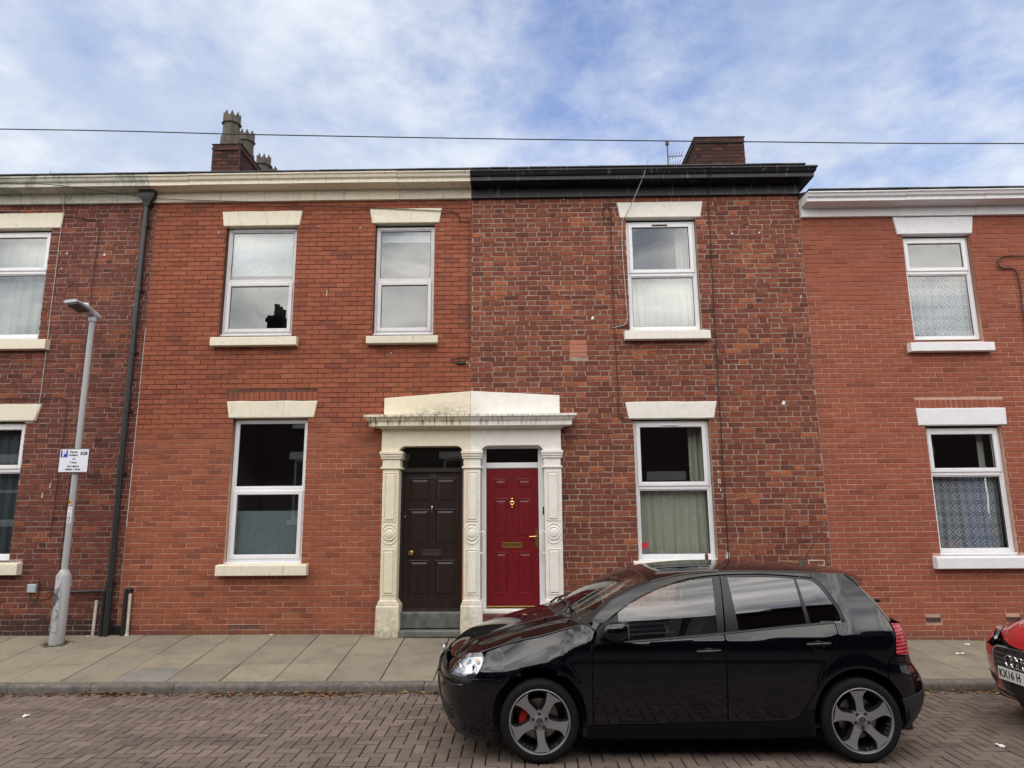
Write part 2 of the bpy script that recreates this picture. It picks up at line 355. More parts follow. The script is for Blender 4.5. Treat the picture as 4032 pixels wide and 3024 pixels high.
# ------------------------------------------------------------ street
D = 10.105                       # depth of the house fronts
KERB_Y = 8.14; ZK = .098
def base_z(x): return .318 if x < -2.5 else (.318-.0145*(x+2.5) if x < 6.5 else .187)
def pave_z(x, y): return ZK + (base_z(x)-.004-ZK)*max(0, (y-KERB_Y-.13))/(D-KERB_Y-.13)
def road_mats():
    m, nt, out = new_mat('paving_block'); b = NB(nt); pos = b.pos()
    at = b.n('ShaderNodeAttribute', attribute_name='tint'); sep = b.n('ShaderNodeSeparateColor'); b.link(at.outputs['Color'], sep.inputs[0])
    c = b.ramp(sep.outputs[0], [(0, (.135, .104, .086)), (.5, (.182, .142, .117)), (1, (.235, .185, .152))])
    c = b.mix(b.rng(b.noise(60, 5, .7, pos), .35, .7, 0, .5), c, (.075, .055, .048))
    c = b.mix(b.rng(b.noise(2.2, 5, .65, pos), .52, .78, 0, .55), c, (.06, .048, .044))
    c = b.mix(b.rng(b.noise(5, 5, .7, pos), .62, .75, 0, .5), c, (.05, .042, .04))
    c = b.mix(b.rng(b.noise(1.3, 3, .5, pos, sc3=(.35, 1.6, 1)), .50, .72, 0, .4), c, (.07, .056, .047))
    c = b.mix(b.rng(b.noise(3.4, 2, .4, pos), .70, .745, 0, .55), c, (.03, .026, .024))
    b.bsdf(out, c, .82, 0, b.bump(b.noise(150, 4, .7, pos), .5, .004), spec=.3)
    J = simple('joint_sand', (.016, .013, .010), .95, var=.5, scale=20, bump=.4)
    m, nt, out = new_mat('paving_stone'); b = NB(nt); pos = b.pos()
    at = b.n('ShaderNodeAttribute', attribute_name='tint'); sep = b.n('ShaderNodeSeparateColor'); b.link(at.outputs['Color'], sep.inputs[0])
    c = b.ramp(sep.outputs[0], [(0, (.24, .235, .215)), (.12, (.23, .205, .16)), (.6, (.285, .25, .19)), (1, (.34, .30, .22))])
    c = b.mix(b.rng(b.noise(45, 6, .75, pos), .35, .7, 0, .45), c, (.12, .10, .075))
    c = b.mix(b.rng(b.noise(1.9, 7, .72, pos), .46, .72, 0, .62), c, (.10, .085, .065))
    c = b.mix(b.rng(b.noise(23, 2, .5, pos), .74, .78, 0, .7), c, (.06, .05, .045))
    b.bsdf(out, c, .88, 0, b.bump(b.noise(90, 5, .7, pos), .5, .004), spec=.25)
    K = simple('kerb_stone', (.13, .115, .10), .8, var=.35, scale=18, bump=.4, dirt=((.05, .05, .05), 3, .6))
    return MATS['paving_block'], J, MATS['paving_stone'], K
BLOCK, SAND, SLAB, KERBM = road_mats()
ground = MB().add([(-150, -150, -.06), (150, -150, -.06), (150, 150, -.06), (-150, 150, -.06)], [(0, 1, 2, 3)]).build('ground', SAND, kind='structure')
road = MB().box(-30, 30, .6, KERB_Y+.02, -.05, -.013).build('road', SAND, kind='structure')
OPP_Y = -2.6
def build_blocks():
    u = .1055; g = .0055; items = []
    for p in range(-300, 300):
        for q in range(-90, 90):
            ox, oy = p-2*q, p+2*q
            for (cx, cy, w, h) in ((ox, oy, 2, 1), (ox, oy+1, 1, 2)):
                x0, y0 = cx*u, cy*u+.7
                x1, y1 = x0+w*u, y0+h*u
                if x1 < -13 or x0 > 13 or y1 < .66 or y0 > KERB_Y: continue
                y1c = min(y1, KERB_Y-.002)
                if y1c-y0 < .02: continue
                items.append((x0, x1, y0, y1c, w, y1c == y1))
    def blk(mb, w, h, tint, dz=0, c=.003, ox=0, oy=0, tilt=(0, 0)):
        a, b_ = w/2-g, h/2-g; v = []
        for z, d in ((-.03, 0), (-c, 0), (0, c)):
            v += [(ox+sx*(a-d), oy+sy*(b_-d), z+dz+tilt[0]*sx+tilt[1]*sy) for sx, sy in ((-1, -1), (1, -1), (1, 1), (-1, 1))]
        f = [(k+i, k+(i+1) % 4, k+4+(i+1) % 4, k+4+i) for k in (0, 4) for i in range(4)]+[(8, 9, 10, 11)]
        mb.add(v, f, tint)
    def score(it):
        x, y = (it[0]+it[1])/2, (it[2]+it[3])/2
        if y < 4.5 or not it[5]: return -1
        px, py = project((x, y, 0))
        if not (0 <= px <= 4032 and py <= 3015): return -1
        if -1.0 < x < 3.3 and y > 5.9: return -1
        return 1/(y*y+x*x*.15)
    items.sort(key=score, reverse=True)
    meshes = {}
    for w in (1, 2):
        for k in range(14):
            mb = MB(); t = (k+.5)/14; blk(mb, w*u, (3-w)*u, (t, (k*.37) % 1, 0, 1), tilt=(rnd.uniform(-.0012, .0012), rnd.uniform(-.0012, .0012))); meshes[w, k] = mb.mesh('paving_block', BLOCK)
    stuff = MB()
    for i, (x0, x1, y0, y1, w, full) in enumerate(items):
        t = min(1, max(0, rnd.gauss(.5, .22)))
        if i < 300: link_mesh('paving_block', meshes[w, min(13, int(t*14))], road, ((x0+x1)/2, (y0+y1)/2, rnd.uniform(-.002, .002)))
        else: blk(stuff, x1-x0, y1-y0, (t, rnd.random(), 0, 1), rnd.uniform(-.002, .002), ox=(x0+x1)/2, oy=(y0+y1)/2, tilt=(rnd.uniform(-.0012, .0012), rnd.uniform(-.0012, .0012)))
    stuff.build('paving_blocks', BLOCK, road, kind='stuff')
build_blocks()
kerb = MB().box(-24, 24, KERB_Y+.012, KERB_Y+.13, -.04, ZK-.02).build('kerb', KERBM, kind='structure')
def build_kerb():
    L = .945; prof = [(0, -.03), (0, .055), (.006, .078), (.02, .092), (.04, ZK), (.124, ZK+.001), (.124, -.03)]
    for k in range(-14, 15):
        x0 = -4.9+k*L+rnd.uniform(-.01, .01); mb = MB(); mb.smooth = True; g = .004; n = len(prof)
        for j, xx in enumerate((x0+g, x0+g+.006, x0+L-g-.006, x0+L-g)):
            d = .004 if j in (0, 3) else 0
            mb.v += [(xx, KERB_Y+y+(d if i < 4 else 0), z-(d if i > 1 and i < 6 else 0)) for i, (y, z) in enumerate(prof)]
        mb.f = [(j*n+i, j*n+i+1, (j+1)*n+i+1, (j+1)*n+i) for j in range(3) for i in range(n-1)]+[tuple(range(n))[::-1], tuple(range(3*n, 4*n))]; mb.m = [0]*len(mb.f)
        mb.build('kerb_stone', KERBM, kerb)
build_kerb()
def build_pavement():
    mb = MB(); xs = [-24+i for i in range(49)]
    for a, b_ in zip(xs, xs[1:]):
        mb.add([(a, KERB_Y+.13, pave_z(a, KERB_Y+.13)-.014), (b_, KERB_Y+.13, pave_z(b_, KERB_Y+.13)-.014), (b_, D+.05, pave_z(b_, D)-.014), (a, D+.05, pave_z(a, D)-.014)], [(0, 1, 2, 3)])
    pv = mb.build('pavement', SAND, kind='structure')
    W = .615; r = random.Random(3)
    for k in range(-24, 25):
        x0 = -4.11+k*W; y = KERB_Y+.13; first = r.choice((.45, .6, .75))
        cuts = [y]; y += first
        while y < D-.25: cuts.append(y); y += r.choice((.5, .6, .7))
        cuts.append(D-.006)
        if x0 < -12 or x0 > 12: cuts = [cuts[0], cuts[-1]]
        for a, b_ in zip(cuts, cuts[1:]):
            g = .0055; c = .006; m = MB(); t = r.gauss(.5, .2); t = min(1, max(.13, t))
            if abs(x0+4.11+W*1) < .01 and a < KERB_Y+.2: t = 0.0
            dz = r.uniform(-.003, .003); X0, X1, A, B = x0+g, x0+W-g, a+.008, b_-.008; v = []
            for d, h in ((0, -.03), (0, -c), (c, 0)):
                v += [(px, py, pave_z(px, py)+h+dz) for px, py in ((X0+d, A+d), (X1-d, A+d), (X1-d, B-d), (X0+d, B-d))]
            m.add(v, [(q+i, q+(i+1) % 4, q+4+(i+1) % 4, q+4+i) for q in (0, 4) for i in range(4)]+[(8, 9, 10, 11)], (t, r.random(), 0, 1))
            m.build('paving_slab', SLAB, pv)
    return pv
build_pavement()
# other side of the street, behind the camera (seen in windows and car paint)
MB().box(-30, 30, OPP_Y, .6, -.05, .12).build('far_pavement', KERBM, kind='structure')

# ------------------------------------------------------------ bricks
def sub_iv(iv, holes):
    out = [iv]
    for a, b_ in holes:
        nx = []
        for p, q in out:
            if b_ <= p or a >= q: nx.append((p, q)); continue
            if a > p: nx.append((p, a))
            if b_ < q: nx.append((b_, q))
        out = nx
    return out
def brick_verts(w, h, jit, r, c=.0035):
    """front face towards -y, centred"""
    j = lambda: r.uniform(-jit, jit); v = []
    cor = [(-w/2+j(), -h/2+j()), (w/2+j(), -h/2+j()), (w/2+j(), h/2+j()), (-w/2+j(), h/2+j())]; yo = r.uniform(-.003, .003)*(1 if jit > .001 else .4)
    v += [(x, .014, z) for x, z in cor]; v += [(x, c+yo, z) for x, z in cor]
    v += [(x-math.copysign(c, x), yo+j()*.6, z-math.copysign(c, z)) for x, z in cor]
    return v
BF = [(k+i, k+(i+1) % 4, k+4+(i+1) % 4, k+4+i) for k in (0, 4) for i in range(4)]+[(8, 9, 10, 11)]
def brick_wall(parent, x0, x1, z0, z1, holes, mat, bond, course, gap, jit, seed, y=D, soldiers=(), dist=None):
    r = random.Random(seed); items = []; n = int((z1-z0)/course+.5); course = (z1-z0)/n
    for k in range(n):
        a, b_ = z0+k*course+gap/2, z0+(k+1)*course-gap/2; zm = (a+b_)/2
        hs = [(h[0], h[1]) for h in holes if h[2] < b_-.01 and h[3] > a+.01]
        if bond == 'stretcher':
            L = .225; x = x0-L+(L/2 if k % 2 else 0)+(-x0 % L if 0 else 0); seq = []
            while x < x1: seq.append((x, x+L, 2)); x += L
        else:
            S, H = .232, .119; x = x0-.4+(0 if k % 2 else (S+H)/2)+r.uniform(-.02, .02); i = 0; seq = []
            hd = 1 if bond == 'flemish' else 3
            while x < x1:
                if bond == 'flemish': w = S if i % 2 == 0 else H
                else: w = S if (k % 4) and r.random() < .93 else H
                w += r.uniform(-.007, .007); seq.append((x, x+w, 2 if w > .17 else 1)); x += w; i += 1
        for p, q, kind in seq:
            for (s, e) in sub_iv((max(p, x0)+gap/2, min(q, x1)-gap/2), hs):
                if e-s > .010: items.append((s, e, a, b_, kind, (e-s) > (q-p)-gap-.002))
    for (sx0, sx1, sz0, sz1) in soldiers:
        nn = int((sx1-sx0)/.076)
        for i in range(nn): items.append((sx0+i*(sx1-sx0)/nn+gap/2, sx0+(i+1)*(sx1-sx0)/nn-gap/2, sz0, sz1, 0, False))
    def score(it):
        px, py = project(((it[0]+it[1])/2, y, (it[2]+it[3])/2))
        if not it[5] or px < 20 or px > 4012 or py < 0: return -1
        if 1750 < px < 3660 and py > 2300-(px-2100)*0.02 and px > 2250: return -1
        return (it[1]-it[0])*10-abs(py-2000)/20000-abs(px-2016)/60000
    items.sort(key=score, reverse=True)
    K = 16; meshes = {}; stuff = MB(); done = 0
    def tone(): return min(1, max(0, dist(r))) if dist else r.random()
    for it in items:
        w, h = it[1]-it[0], it[3]-it[2]; t = tone()
        if done < 300 and score(it) > 0:
            done += 1; kk = min(K-1, int(t*K)); key = (it[4], kk)
            if key not in meshes:
                ww = w if bond == 'stretcher' else (.232-gap if it[4] == 2 else .119-gap)
                mb = MB(); mb.add(brick_verts(ww, h, jit, r), BF, ((kk+.5)/K, r.random(), 0, 1)); meshes[key] = mb.mesh('brick', mat)
            link_mesh('brick', meshes[key], parent, ((it[0]+it[1])/2, y, (it[2]+it[3])/2))
        else:
            cx, cz = (it[0]+it[1])/2, (it[2]+it[3])/2
            stuff.add([(px+cx, py+y, pz+cz) for px, py, pz in brick_verts(w, h, jit if w > .05 else 0, r)], BF, (t, r.random(), 0, 1))
    stuff.build('brickwork', mat, parent, kind='stuff')
def wall_back(parent, name, x0, x1, z0, z1, holes, y, mat, depth=.11, ymort=.007):
    xs = sorted({x0, x1, *[h[0] for h in holes], *[h[1] for h in holes]}); zs = sorted({z0, z1, *[h[2] for h in holes], *[h[3] for h in holes]}); mb = MB(); yy = y+ymort
    for a, b_ in zip(xs, xs[1:]):
        for c, d in zip(zs, zs[1:]):
            mx, mz = (a+b_)/2, (c+d)/2
            if any(h[0] < mx < h[1] and h[2] < mz < h[3] for h in holes): continue
            mb.add([(a, yy, c), (b_, yy, c), (b_, yy, d), (a, yy, d)], [(0, 1, 2, 3)])
    for h in holes:
        a, b_, c, d = h; Y2 = y+depth
        mb.add([(a, yy, c), (a, Y2, c), (a, Y2, d), (a, yy, d)], [(0, 1, 2, 3)]); mb.add([(b_, yy, c), (b_, Y2, c), (b_, Y2, d), (b_, yy, d)], [(0, 3, 2, 1)])
        mb.add([(a, yy, d), (b_, yy, d), (b_, Y2, d), (a, Y2, d)], [(0, 1, 2, 3)]); mb.add([(a, yy, c), (b_, yy, c), (b_, Y2, c), (a, Y2, c)], [(0, 3, 2, 1)])
    return mb.build(name, mat, parent)

# ------------------------------------------------------------ windows
def bars(mb, x0, x1, z0, z1, t, y0, y1, c=.006):
    tl, tr, tb, tt = t if isinstance(t, tuple) else (t,)*4
    mb.bbox(x0, x0+tl, y0, y1, z0, z1, c); mb.bbox(x1-tr, x1, y0, y1, z0, z1, c)
    mb.bbox(x0+tl, x1-tr, y0, y1, z0, z0+tb, c); mb.bbox(x0+tl, x1-tr, y0, y1, z1-tt, z1, c)
def window(parent, x0, x1, z0, z1, zt, mat, sash=None, vent=False, yoff=.085, board=True):
    """two lights over one another; sash = 'top' or 'bottom' carries the opening light; zt = middle of the transom"""
    y = D+yoff
    f = MB(); tk = .05; head = .045
    bars(f, x0, x1, z0, z1, (tk, tk, tk, head), y, y+.07); f.bbox(x0+tk, x1-tk, y, y+.07, zt-.03, zt+.03)
    w = f.build('window', mat, parent)
    def light(a, b_, c, d, op):
        if op:
            m = MB(); bars(m, a-.012, b_+.012, c-.012, d+.012, .062, y-.017, y+.05, .008); m.build('sash', mat, w); e = .05; yy = y+.008
        else:
            m = MB(); bars(m, a, b_, c, d, .016, y+.012, y+.05, .005); m.build('bead', mat, w); e = .016; yy = y+.025
        gm = MB(); bars(gm, a+e-.002, b_-e+.002, c+e-.002, d-e+.002, .009, yy-.001, yy+.01, .002); gm.build('gasket', GASKET, w)
        gl = MB().box(a+e, b_-e, yy+.004, yy+.010, c+e, d-e); gl.build('pane', GLASS, w)
    light(x0+tk, x1-tk, zt+.03, z1-head, sash == 'top'); light(x0+tk, x1-tk, z0+tk, zt-.03, sash == 'bottom')
    if vent:
        v = MB().bbox((x0+x1)/2-.13, (x0+x1)/2+.11, y-.032, y-.016, z1-.075, z1-.052, .004); v.build('trickle_vent', DARKM if vent == 'dark' else UPVC, w)
    if board:
        MB().bbox(x0-.01, x1+.01, y-.045, y+.01, z0-.03, z0, .006).build('weather_board', mat, w)
    rm = MB(); a, b_, c, d, e = x0-.35, x1+.35, y+.071, y+2.2, z0-.35
    t = z1+.35; V = [(a, c, e), (b_, c, e), (b_, d, e), (a, d, e), (a, c, t), (b_, c, t), (b_, d, t), (a, d, t)]
    rm.add(V, [(0, 1, 2, 3), (4, 7, 6, 5), (0, 3, 7, 4), (1, 5, 6, 2), (3, 2, 6, 7)])
    rm.build('room', ROOMW, parent)
    return w
def lintel(parent, a, b_, z0, z1, inset, mat, y=D, ch=.012):
    j = lambda: rnd.uniform(-.005, .005)
    q = [(a+inset+(b_-a-2*inset)*i/6, z0+j()*.3) for i in range(7)]+[(b_-(b_-a)*i/6, z1+j()) for i in range(7)]
    return MB().prism(q, y-.024, y+.1, .010).build('lintel', mat, parent)
def sill(parent, a, b_, z0, z1, mat):
    v = MB(); v.smooth = False
    prof = [(D-.105, z0), (D-.11, z0+.006), (D-.11, z1-.022), (D-.10, z1-.012), (D+.09, z1+.008), (D+.09, z0)]
    n = len(prof); v.add([(x, y, z) for x in (a, b_) for y, z in prof], [(i, (i+1) % n, n+(i+1) % n, n+i) for i in range(n)]+[tuple(range(n))[::-1], tuple(range(n, 2*n))])
    return v.build('window_sill', mat, parent)
CPROF = [(-.055, 0), (-.055, .165), (-.075, .168), (-.085, .172), (-.27, .176), (-.275, .168), (-.295, .168), (-.295, .225), (-.31, .23), (-.33, .245), (-.345, .285), (-.365, .295), (-.365, .318), (-.2, .335), (.3, .345), (.3, 0)]
def cornice(parent, x0, x1, z, mat, cuts=(), sc=1.0, ret=0, name='cornice_section', dirt=None):
    xs = [x0, *cuts, x1]; n = len(CPROF)
    for k, (a, b_) in enumerate(zip(xs, xs[1:])):
        mb = MB(); g = .0025; last = (k == len(xs)-2); dz = rnd.uniform(-.004, .004); sh = rnd.uniform(-.003, .003)
        A = [(a+g, D+y+sh, z+h*sc+(dz if 0 < h else 0)) for y, h in CPROF]
        if ret and last:
            B = [(b_-(y+.055)*.6 if y < 0 else b_, D+y+sh, z+h*sc) for y, h in CPROF]
            Cc = [(p[0], D+.7, p[2]) for p in B]; rows = [A, B, Cc]
        else: rows = [A, [(b_-g, D+y+sh, z+h*sc+(dz if 0 < h else 0)) for y, h in CPROF]]
        mb.v = [p for r_ in rows for p in r_]
        mb.f = [(j*n+i, j*n+(i+1) % n, (j+1)*n+(i+1) % n, (j+1)*n+i) for j in range(len(rows)-1) for i in range(n)]+[tuple(range(n))[::-1], tuple(range((len(rows)-1)*n, len(rows)*n))]; mb.m = [0]*len(mb.f)
        mb.build(name, mat[k % len(mat)] if isinstance(mat, list) else mat, parent)
def roof(parent, x0, x1, z):
    y0 = D-.3; yr = D+4.3; zr = z+(yr-y0)*.40
    mb = MB(); mb.add([(x0, y0, z), (x1, y0, z), (x1, yr, zr), (x0, yr, zr), (x0, yr+4.4, z), (x1, yr+4.4, z)], [(0, 1, 2, 3), (3, 2, 5, 4), (0, 3, 4), (1, 5, 2)])
    mb.build('roof', SLATE, parent)
    m2 = MB(); x = x0
    while x < x1-.01:
        w = min(.3, x1-x); m2.bbox(x+.002, x+w-.002, y0-.085+rnd.uniform(-.004, .004), y0+.1, z-.006+rnd.uniform(-.002, .003), z+.012, .002); x += w
    m2.build('eaves_slates', SLATE, parent, kind='stuff')
    MB().box(x0, x1, yr+4.2, yr+4.3, .2, z).build('rear_wall', ROOMW, parent)

# ------------------------------------------------------------ the four houses
ZT = 6.87
def gauss(m, s): return lambda r: r.gauss(m, s)
def mixd(p, a, b_): return lambda r: (r.gauss(*a) if r.random() < p else r.gauss(*b_))
h1 = empty('terraced_house', (-8.2, D, .32), label='terraced house of dark old brick at the left edge, behind the street lamp', cat='house', group='terraced houses along the far pavement')
h2 = empty('terraced_house', (-3.3, D, .32), label='terraced house of smooth orange-red brick with cream lintels and a brown front door', cat='house', group='terraced houses along the far pavement')
h3 = empty('terraced_house', (1.8, D, .25), label='terraced house of mottled weathered brick with black cornice and a red front door', cat='house', group='terraced houses along the far pavement')
h4 = empty('terraced_house', (7, D, .2), label='plain red brick house at the right with a lower white cornice', cat='house', group='terraced houses along the far pavement')
HB = {h: tuple(h.location) for h in (h1, h2, h3, h4)}
for h in HB: h.location = (0, 0, 0)
WIN = {  # x0,x1,z0,z1,transom, lintel(a,b,z0,z1,inset), sill(a,b,z0,z1)
 'h1u': ((-8.56, -7.452, 4.70, 6.45, 5.775), (-8.78, -7.26, 6.475, 6.735, .036), (-8.78, -7.243, 4.48, 4.645)),
 'h1l': ((-8.57, -7.465, 1.37, 3.36, 2.655), (-8.78, -7.25, 3.388, 3.638, .06), (-8.78, -7.25, 1.15, 1.32)),
 'h2a': ((-4.637, -3.525, 4.71, 6.455, 5.575), (-4.72, -3.445, 6.465, 6.715, .034), (-4.72, -3.405, 4.50, 4.645)),
 'h2b': ((-2.27, -1.345, 4.70, 6.452, 5.565), (-2.372, -1.227, 6.483, 6.727, .042), (-2.342, -1.259, 4.51, 4.637)),
 'h2l': ((-4.32, -3.205, 1.305, 3.385, 2.345), (-4.434, -3.064, 3.40, 3.655, .045), (-4.39, -3.085, 1.12, 1.278)),
 'h3u': ((1.673, 2.761, 4.714, 6.487, 5.615), (1.536, 2.886, 6.518, 6.778, .045), (1.57, 2.855, 4.53, 4.675)),
 'h3l': ((1.665, 2.785, 1.309, 3.311, 2.327), (1.546, 2.907, 3.333, 3.586, .05), (1.577, 2.88, 1.14, 1.29)),
 'h4u': ((5.957, 6.99, 4.515, 6.16, 5.592), (5.826, 7.067, 6.185, 6.47, .045), (5.824, 7.06, 4.30, 4.444)),
 'h4l': ((5.962, 7.065, 1.365, 3.165, 2.495), (5.841, 7.15, 3.197, 3.45, .012), (5.83, 7.2, 1.157, 1.325)),
}
def house_wall(h, x0, x1, zt, keys, mat, mort, bond, course, gap, jit, seed, dist, extra=(), bextra=(), soldiers=(), y=D):
    wh = []; bh = []
    for k in keys:
        (a, b_, c, d, _), li, si = WIN[k]; wh.append((a-.006, b_+.006, c-.04, li[2]+.03)); bh += [(a-.006, b_+.006, c-.04, li[2]+.045), (li[0]+.02+li[4], li[1]-.02-li[4], li[2]+.02, li[3]-.02), (si[0]+.015, si[1]-.015, si[2]+.02, si[3]-.01)]
    wb = wall_back(h, 'wall', x0, x1, .02, zt, wh+list(extra), y, mort)
    brick_wall(wb, x0, x1, base_z((x0+x1)/2)-.02, zt, bh+list(extra)+list(bextra)+[(s[0], s[1], s[2]-.005, s[3]+.005) for s in soldiers], mat, bond, course, gap, jit, seed, y, soldiers, dist)
    return wb
wall1 = house_wall(h1, -10.6, -5.79, ZT, ('h1u', 'h1l'), BRICK1, MORT1, 'flemish', .0765, .0115, .004, 11, mixd(.8, (.42, .16), (.75, .2)))
wall2 = house_wall(h2, -5.787, -.755, ZT, ('h2a', 'h2b', 'h2l'), BRICK2, MORT2, 'stretcher', .0752, .0095, .0012, 12, mixd(.14, (.08, .06), (.6, .2)),
    extra=[(-1.80, -.87, .02, 2.95)], bextra=[(-2.02, -.7, 0, 3.44), (-4.18, -3.76, .39, .44)], soldiers=[(-4.43, -3.07, 3.665, 3.79)])
wall3 = house_wall(h3, -.752, 4.398, ZT, ('h3u', 'h3l'), BRICK3, MORT3, 'flemish', .0795, .0125, .0048, 13, mixd(.88, (.48, .16), (.85, .12)),
    extra=[(-.60, .318, .02, 2.96)], bextra=[(-.8, .55, 0, 3.44), (4.07, 4.296, 1.205, 1.277), (.74, 1.0, 4.28, 4.55)])
wall4 = house_wall(h4, 4.402, 9.8, 6.48, ('h4u', 'h4l'), BRICK4, MORT4, 'stretcher', .0752, .0105, .0012, 14, mixd(.06, (.1, .08), (.6, .16)),
    bextra=[(5.64, 5.85, .43, .492), (6.76, 6.96, .43, .492)], soldiers=[(5.84, 7.15, 3.46, 3.58)], y=D+.004)
# re-set bricks of a pale new repair in the weathered wall
rep = MB(); rr = random.Random(5)
for k, z in enumerate((4.285, 4.352, 4.419, 4.486)):
    for x in ((.742, .87), (.872, 1.0)):
        o = .06 if k % 2 else 0
        rep.add([(px+(x[0]+x[1])/2, py+D, pz+z+.032) for px, py, pz in brick_verts(.124, .06, .002, rr)], BF, (1, 1, 0, 1))
rep.build('repair_patch', simple('brick_new_pink', (.42, .16, .10), .85, var=.15, scale=40), wall3)
for k, h in (('h1u', h1), ('h1l', h1), ('h2a', h2), ('h2b', h2), ('h2l', h2), ('h3u', h3), ('h3l', h3), ('h4u', h4), ('h4l', h4)):
    W, li, si = WIN[k]; up = k in ('h2a', 'h2b')
    window(h, *W, UPVC_OLD if up else UPVC, sash={'h1': 'top', 'h2': 'bottom', 'h3': 'top', 'h4': 'top'}[k[:2]], vent={'h3u': 'dark', 'h3l': 'pale'}.get(k, False), board=k not in ('h3u', 'h4u'))
    col = {'h1': CREAM, 'h2': CREAM, 'h3': OFFWHITE, 'h4': WHITE4}[k[:2]]
    lintel(h, *li, col); sill(h, *si, CREAM_STREAK if k == 'h2b' else col)
cornice(h1, -10.6, -5.99, ZT, [CREAM_GREEN, CREAM_GREEN], (-7.25,))
cornice(h2, -5.79, -.757, ZT, [CREAM, CREAM, CREAM, CREAM_STREAK], (-5.15, -3.52, -1.9))
cornice(h2, -5.985, -5.792, ZT, CREAM_GREEN)
cornice(h3, -.753, 4.40, ZT, BLACKP, (), ret=1)
cornice(h4, 4.40, 9.8, 6.48, WHITE4, (5.9, 7.1), .88)
roof(h1, -10.6, -5.79, ZT+.335); roof(h2, -5.79, -.755, ZT+.335); roof(h3, -.755, 4.4, ZT+.338); roof(h4, 4.403, 9.8, 6.48+.30)
MB().box(4.33, 4.398, D+.3, D+8, 6.4, 7.4).build('gable_wall', BRICKC, h3)
MB().prism([(-.757, ZT+.28), (-.753, ZT+.28), (-.753, ZT+.3), (-.757, ZT+.3)], D, D+.02).build('party_joint', BLACKP, h3)

# air bricks
def air_brick(h, x0, x1, z0, z1, mat, rows=3, cols=7, y=D):
    mb = MB(); bars(mb, x0, x1, z0, z1, .01, y-.004, y+.02, .002)
    for i in range(1, rows): mb.bbox(x0+.01, x1-.01, y-.002, y+.02, z0+(z1-z0)*i/rows-.004, z0+(z1-z0)*i/rows+.004, .002)
    for i in range(1, cols): mb.box(x0+(x1-x0)*i/cols-.003, x0+(x1-x0)*i/cols+.003, y-.001, y+.02, z0+.005, z1-.005)
    a = mb.build('air_brick', mat, h); MB().box(x0+.004, x1-.004, y+.0205, y+.024, z0+.004, z1-.004).build('void', GASKET, a); return a
TERRA = simple('terracotta_vent', (.20, .06, .04), .8, var=.2)
BRV = simple('brick_vent_dark', (.10, .05, .04), .85, var=.2)
air_brick(h2, -4.18, -3.975, .387, .44, BRV, 2, 5); air_brick(h2, -3.965, -3.76, .387, .44, BRV, 2, 5)
air_brick(h4, 5.645, 5.845, .432, .492, BRV, 4, 9); air_brick(h4, 6.762, 6.958, .432, .492, BRV, 4, 9)
v = air_brick(h3, 4.085, 4.28, 1.213, 1.27, TERRA, 3, 2)
bm_ = MB(); bars(bm_, 4.065, 4.30, 1.198, 1.285, .016, D-.004, D+.015, .003); bm_.build('mortar_surround', simple('mortar_new', (.5, .42, .36), .9, var=.2), v)

# ------------------------------------------------------------ double door surround
ds = empty('door_surround', (0, 0, 0), label='painted stone surround shared by both front doors, cream on its left half and white on its right', cat='door surround')
def pilaster(bx0, bx1, sx0, sx1):
    zb = base_z(-1)-.02
    p = MB(); p.prism([(sx0+.004, .70), (sx1-.004, .70), (sx1, 2.62), (sx0, 2.62)], D-.115, D+.15, .006); p = p.build('pilaster', TWO, ds)
    b = MB(); b.prism([(bx0-.012, zb), (bx1+.006, zb), (bx1, .705), (bx0, .705)], D-.165, D+.15, .012)
    b.prism([(bx0, .705), (bx1, .705), (sx1+.004, .775), (sx0-.004, .775)], D-.14, D+.15, .01); b.build('plinth', TWO, p)
    c = MB(); cx0, cx1 = bx0, bx1
    for z0, z1, o, y in ((2.615, 2.645, -.005, .14), (2.645, 2.757, -.03, .122), (2.757, 2.79, -.008, .142), (2.79, 2.825, .0, .155), (2.825, 2.868, .008, .168)):
        c.bbox(cx0-o, cx1+o, D-y, D+.15, z0, z1, .006)
    c.build('capital', TWO, p)
    xm = (sx0+sx1)/2
    for z0, z1 in ((.845, 1.47), (1.86, 2.565)):
        m = MB(); w = .072
        for e, y in ((0, .012), (.012, .004)): pass
        bars(m, xm-w-.016, xm+w+.016, z0, z1, .012, D-.126, D-.113, .004); m.bbox(xm-w+.010, xm+w-.010, D-.132, D-.113, z0+.028, z1-.028, .008); m.build('raised_panel', TWO, p)
    r = MB(); r.smooth = True
    r.lathe([(.098, -.113), (.098, -.124), (.088, -.134), (.076, -.132), (.07, -.126), (.062, -.130), (.055, -.140), (.03, -.146), (0.0, -.147)], 'y', (xm, D, 1.69), 28)
    r.build('roundel', TWO, p)
    a = MB(); a.smooth = True
    for s, zc in ((1, 1.70), (-1, 1.67)):
        pts = [(xm+.112*cos(t), D-.118, zc+s*.125*sin(t)) for t in [radians(25+13*i) for i in range(11)]]; a.tube(pts, .008, 6)
    a.build('arc_moulding', TWO, p)
pilaster(-2.066, -1.745, -2.03, -1.79); pilaster(-.878, -.575, -.846, -.606); pilaster(.286, .592, .318, .572)
fz = MB(); fz.prism([(-2.056, 2.945), (.572, 2.945), (.572, 3.195), (-2.056, 3.195)], D-.118, D+.12, .004)
for l, a, b_, rgt in ((None, -2.056, -1.80, -1.72), (-.955, -.868, -.59, -.50), (.245, .31, .572, None)):
    pl = [(a, 2.868), (b_, 2.868)]
    if rgt is not None: pl += [(b_+.012, 2.90), (b_+.04, 2.93), (rgt, 2.947)]
    else: pl += [(b_, 2.947)]
    if l is not None: pl += [(l, 2.947), (a-.04, 2.93), (a-.012, 2.90)]
    else: pl += [(a, 2.947)]
    fz.prism(pl, D-.1175, D+.12)
fz.build('frieze', TWO, ds)
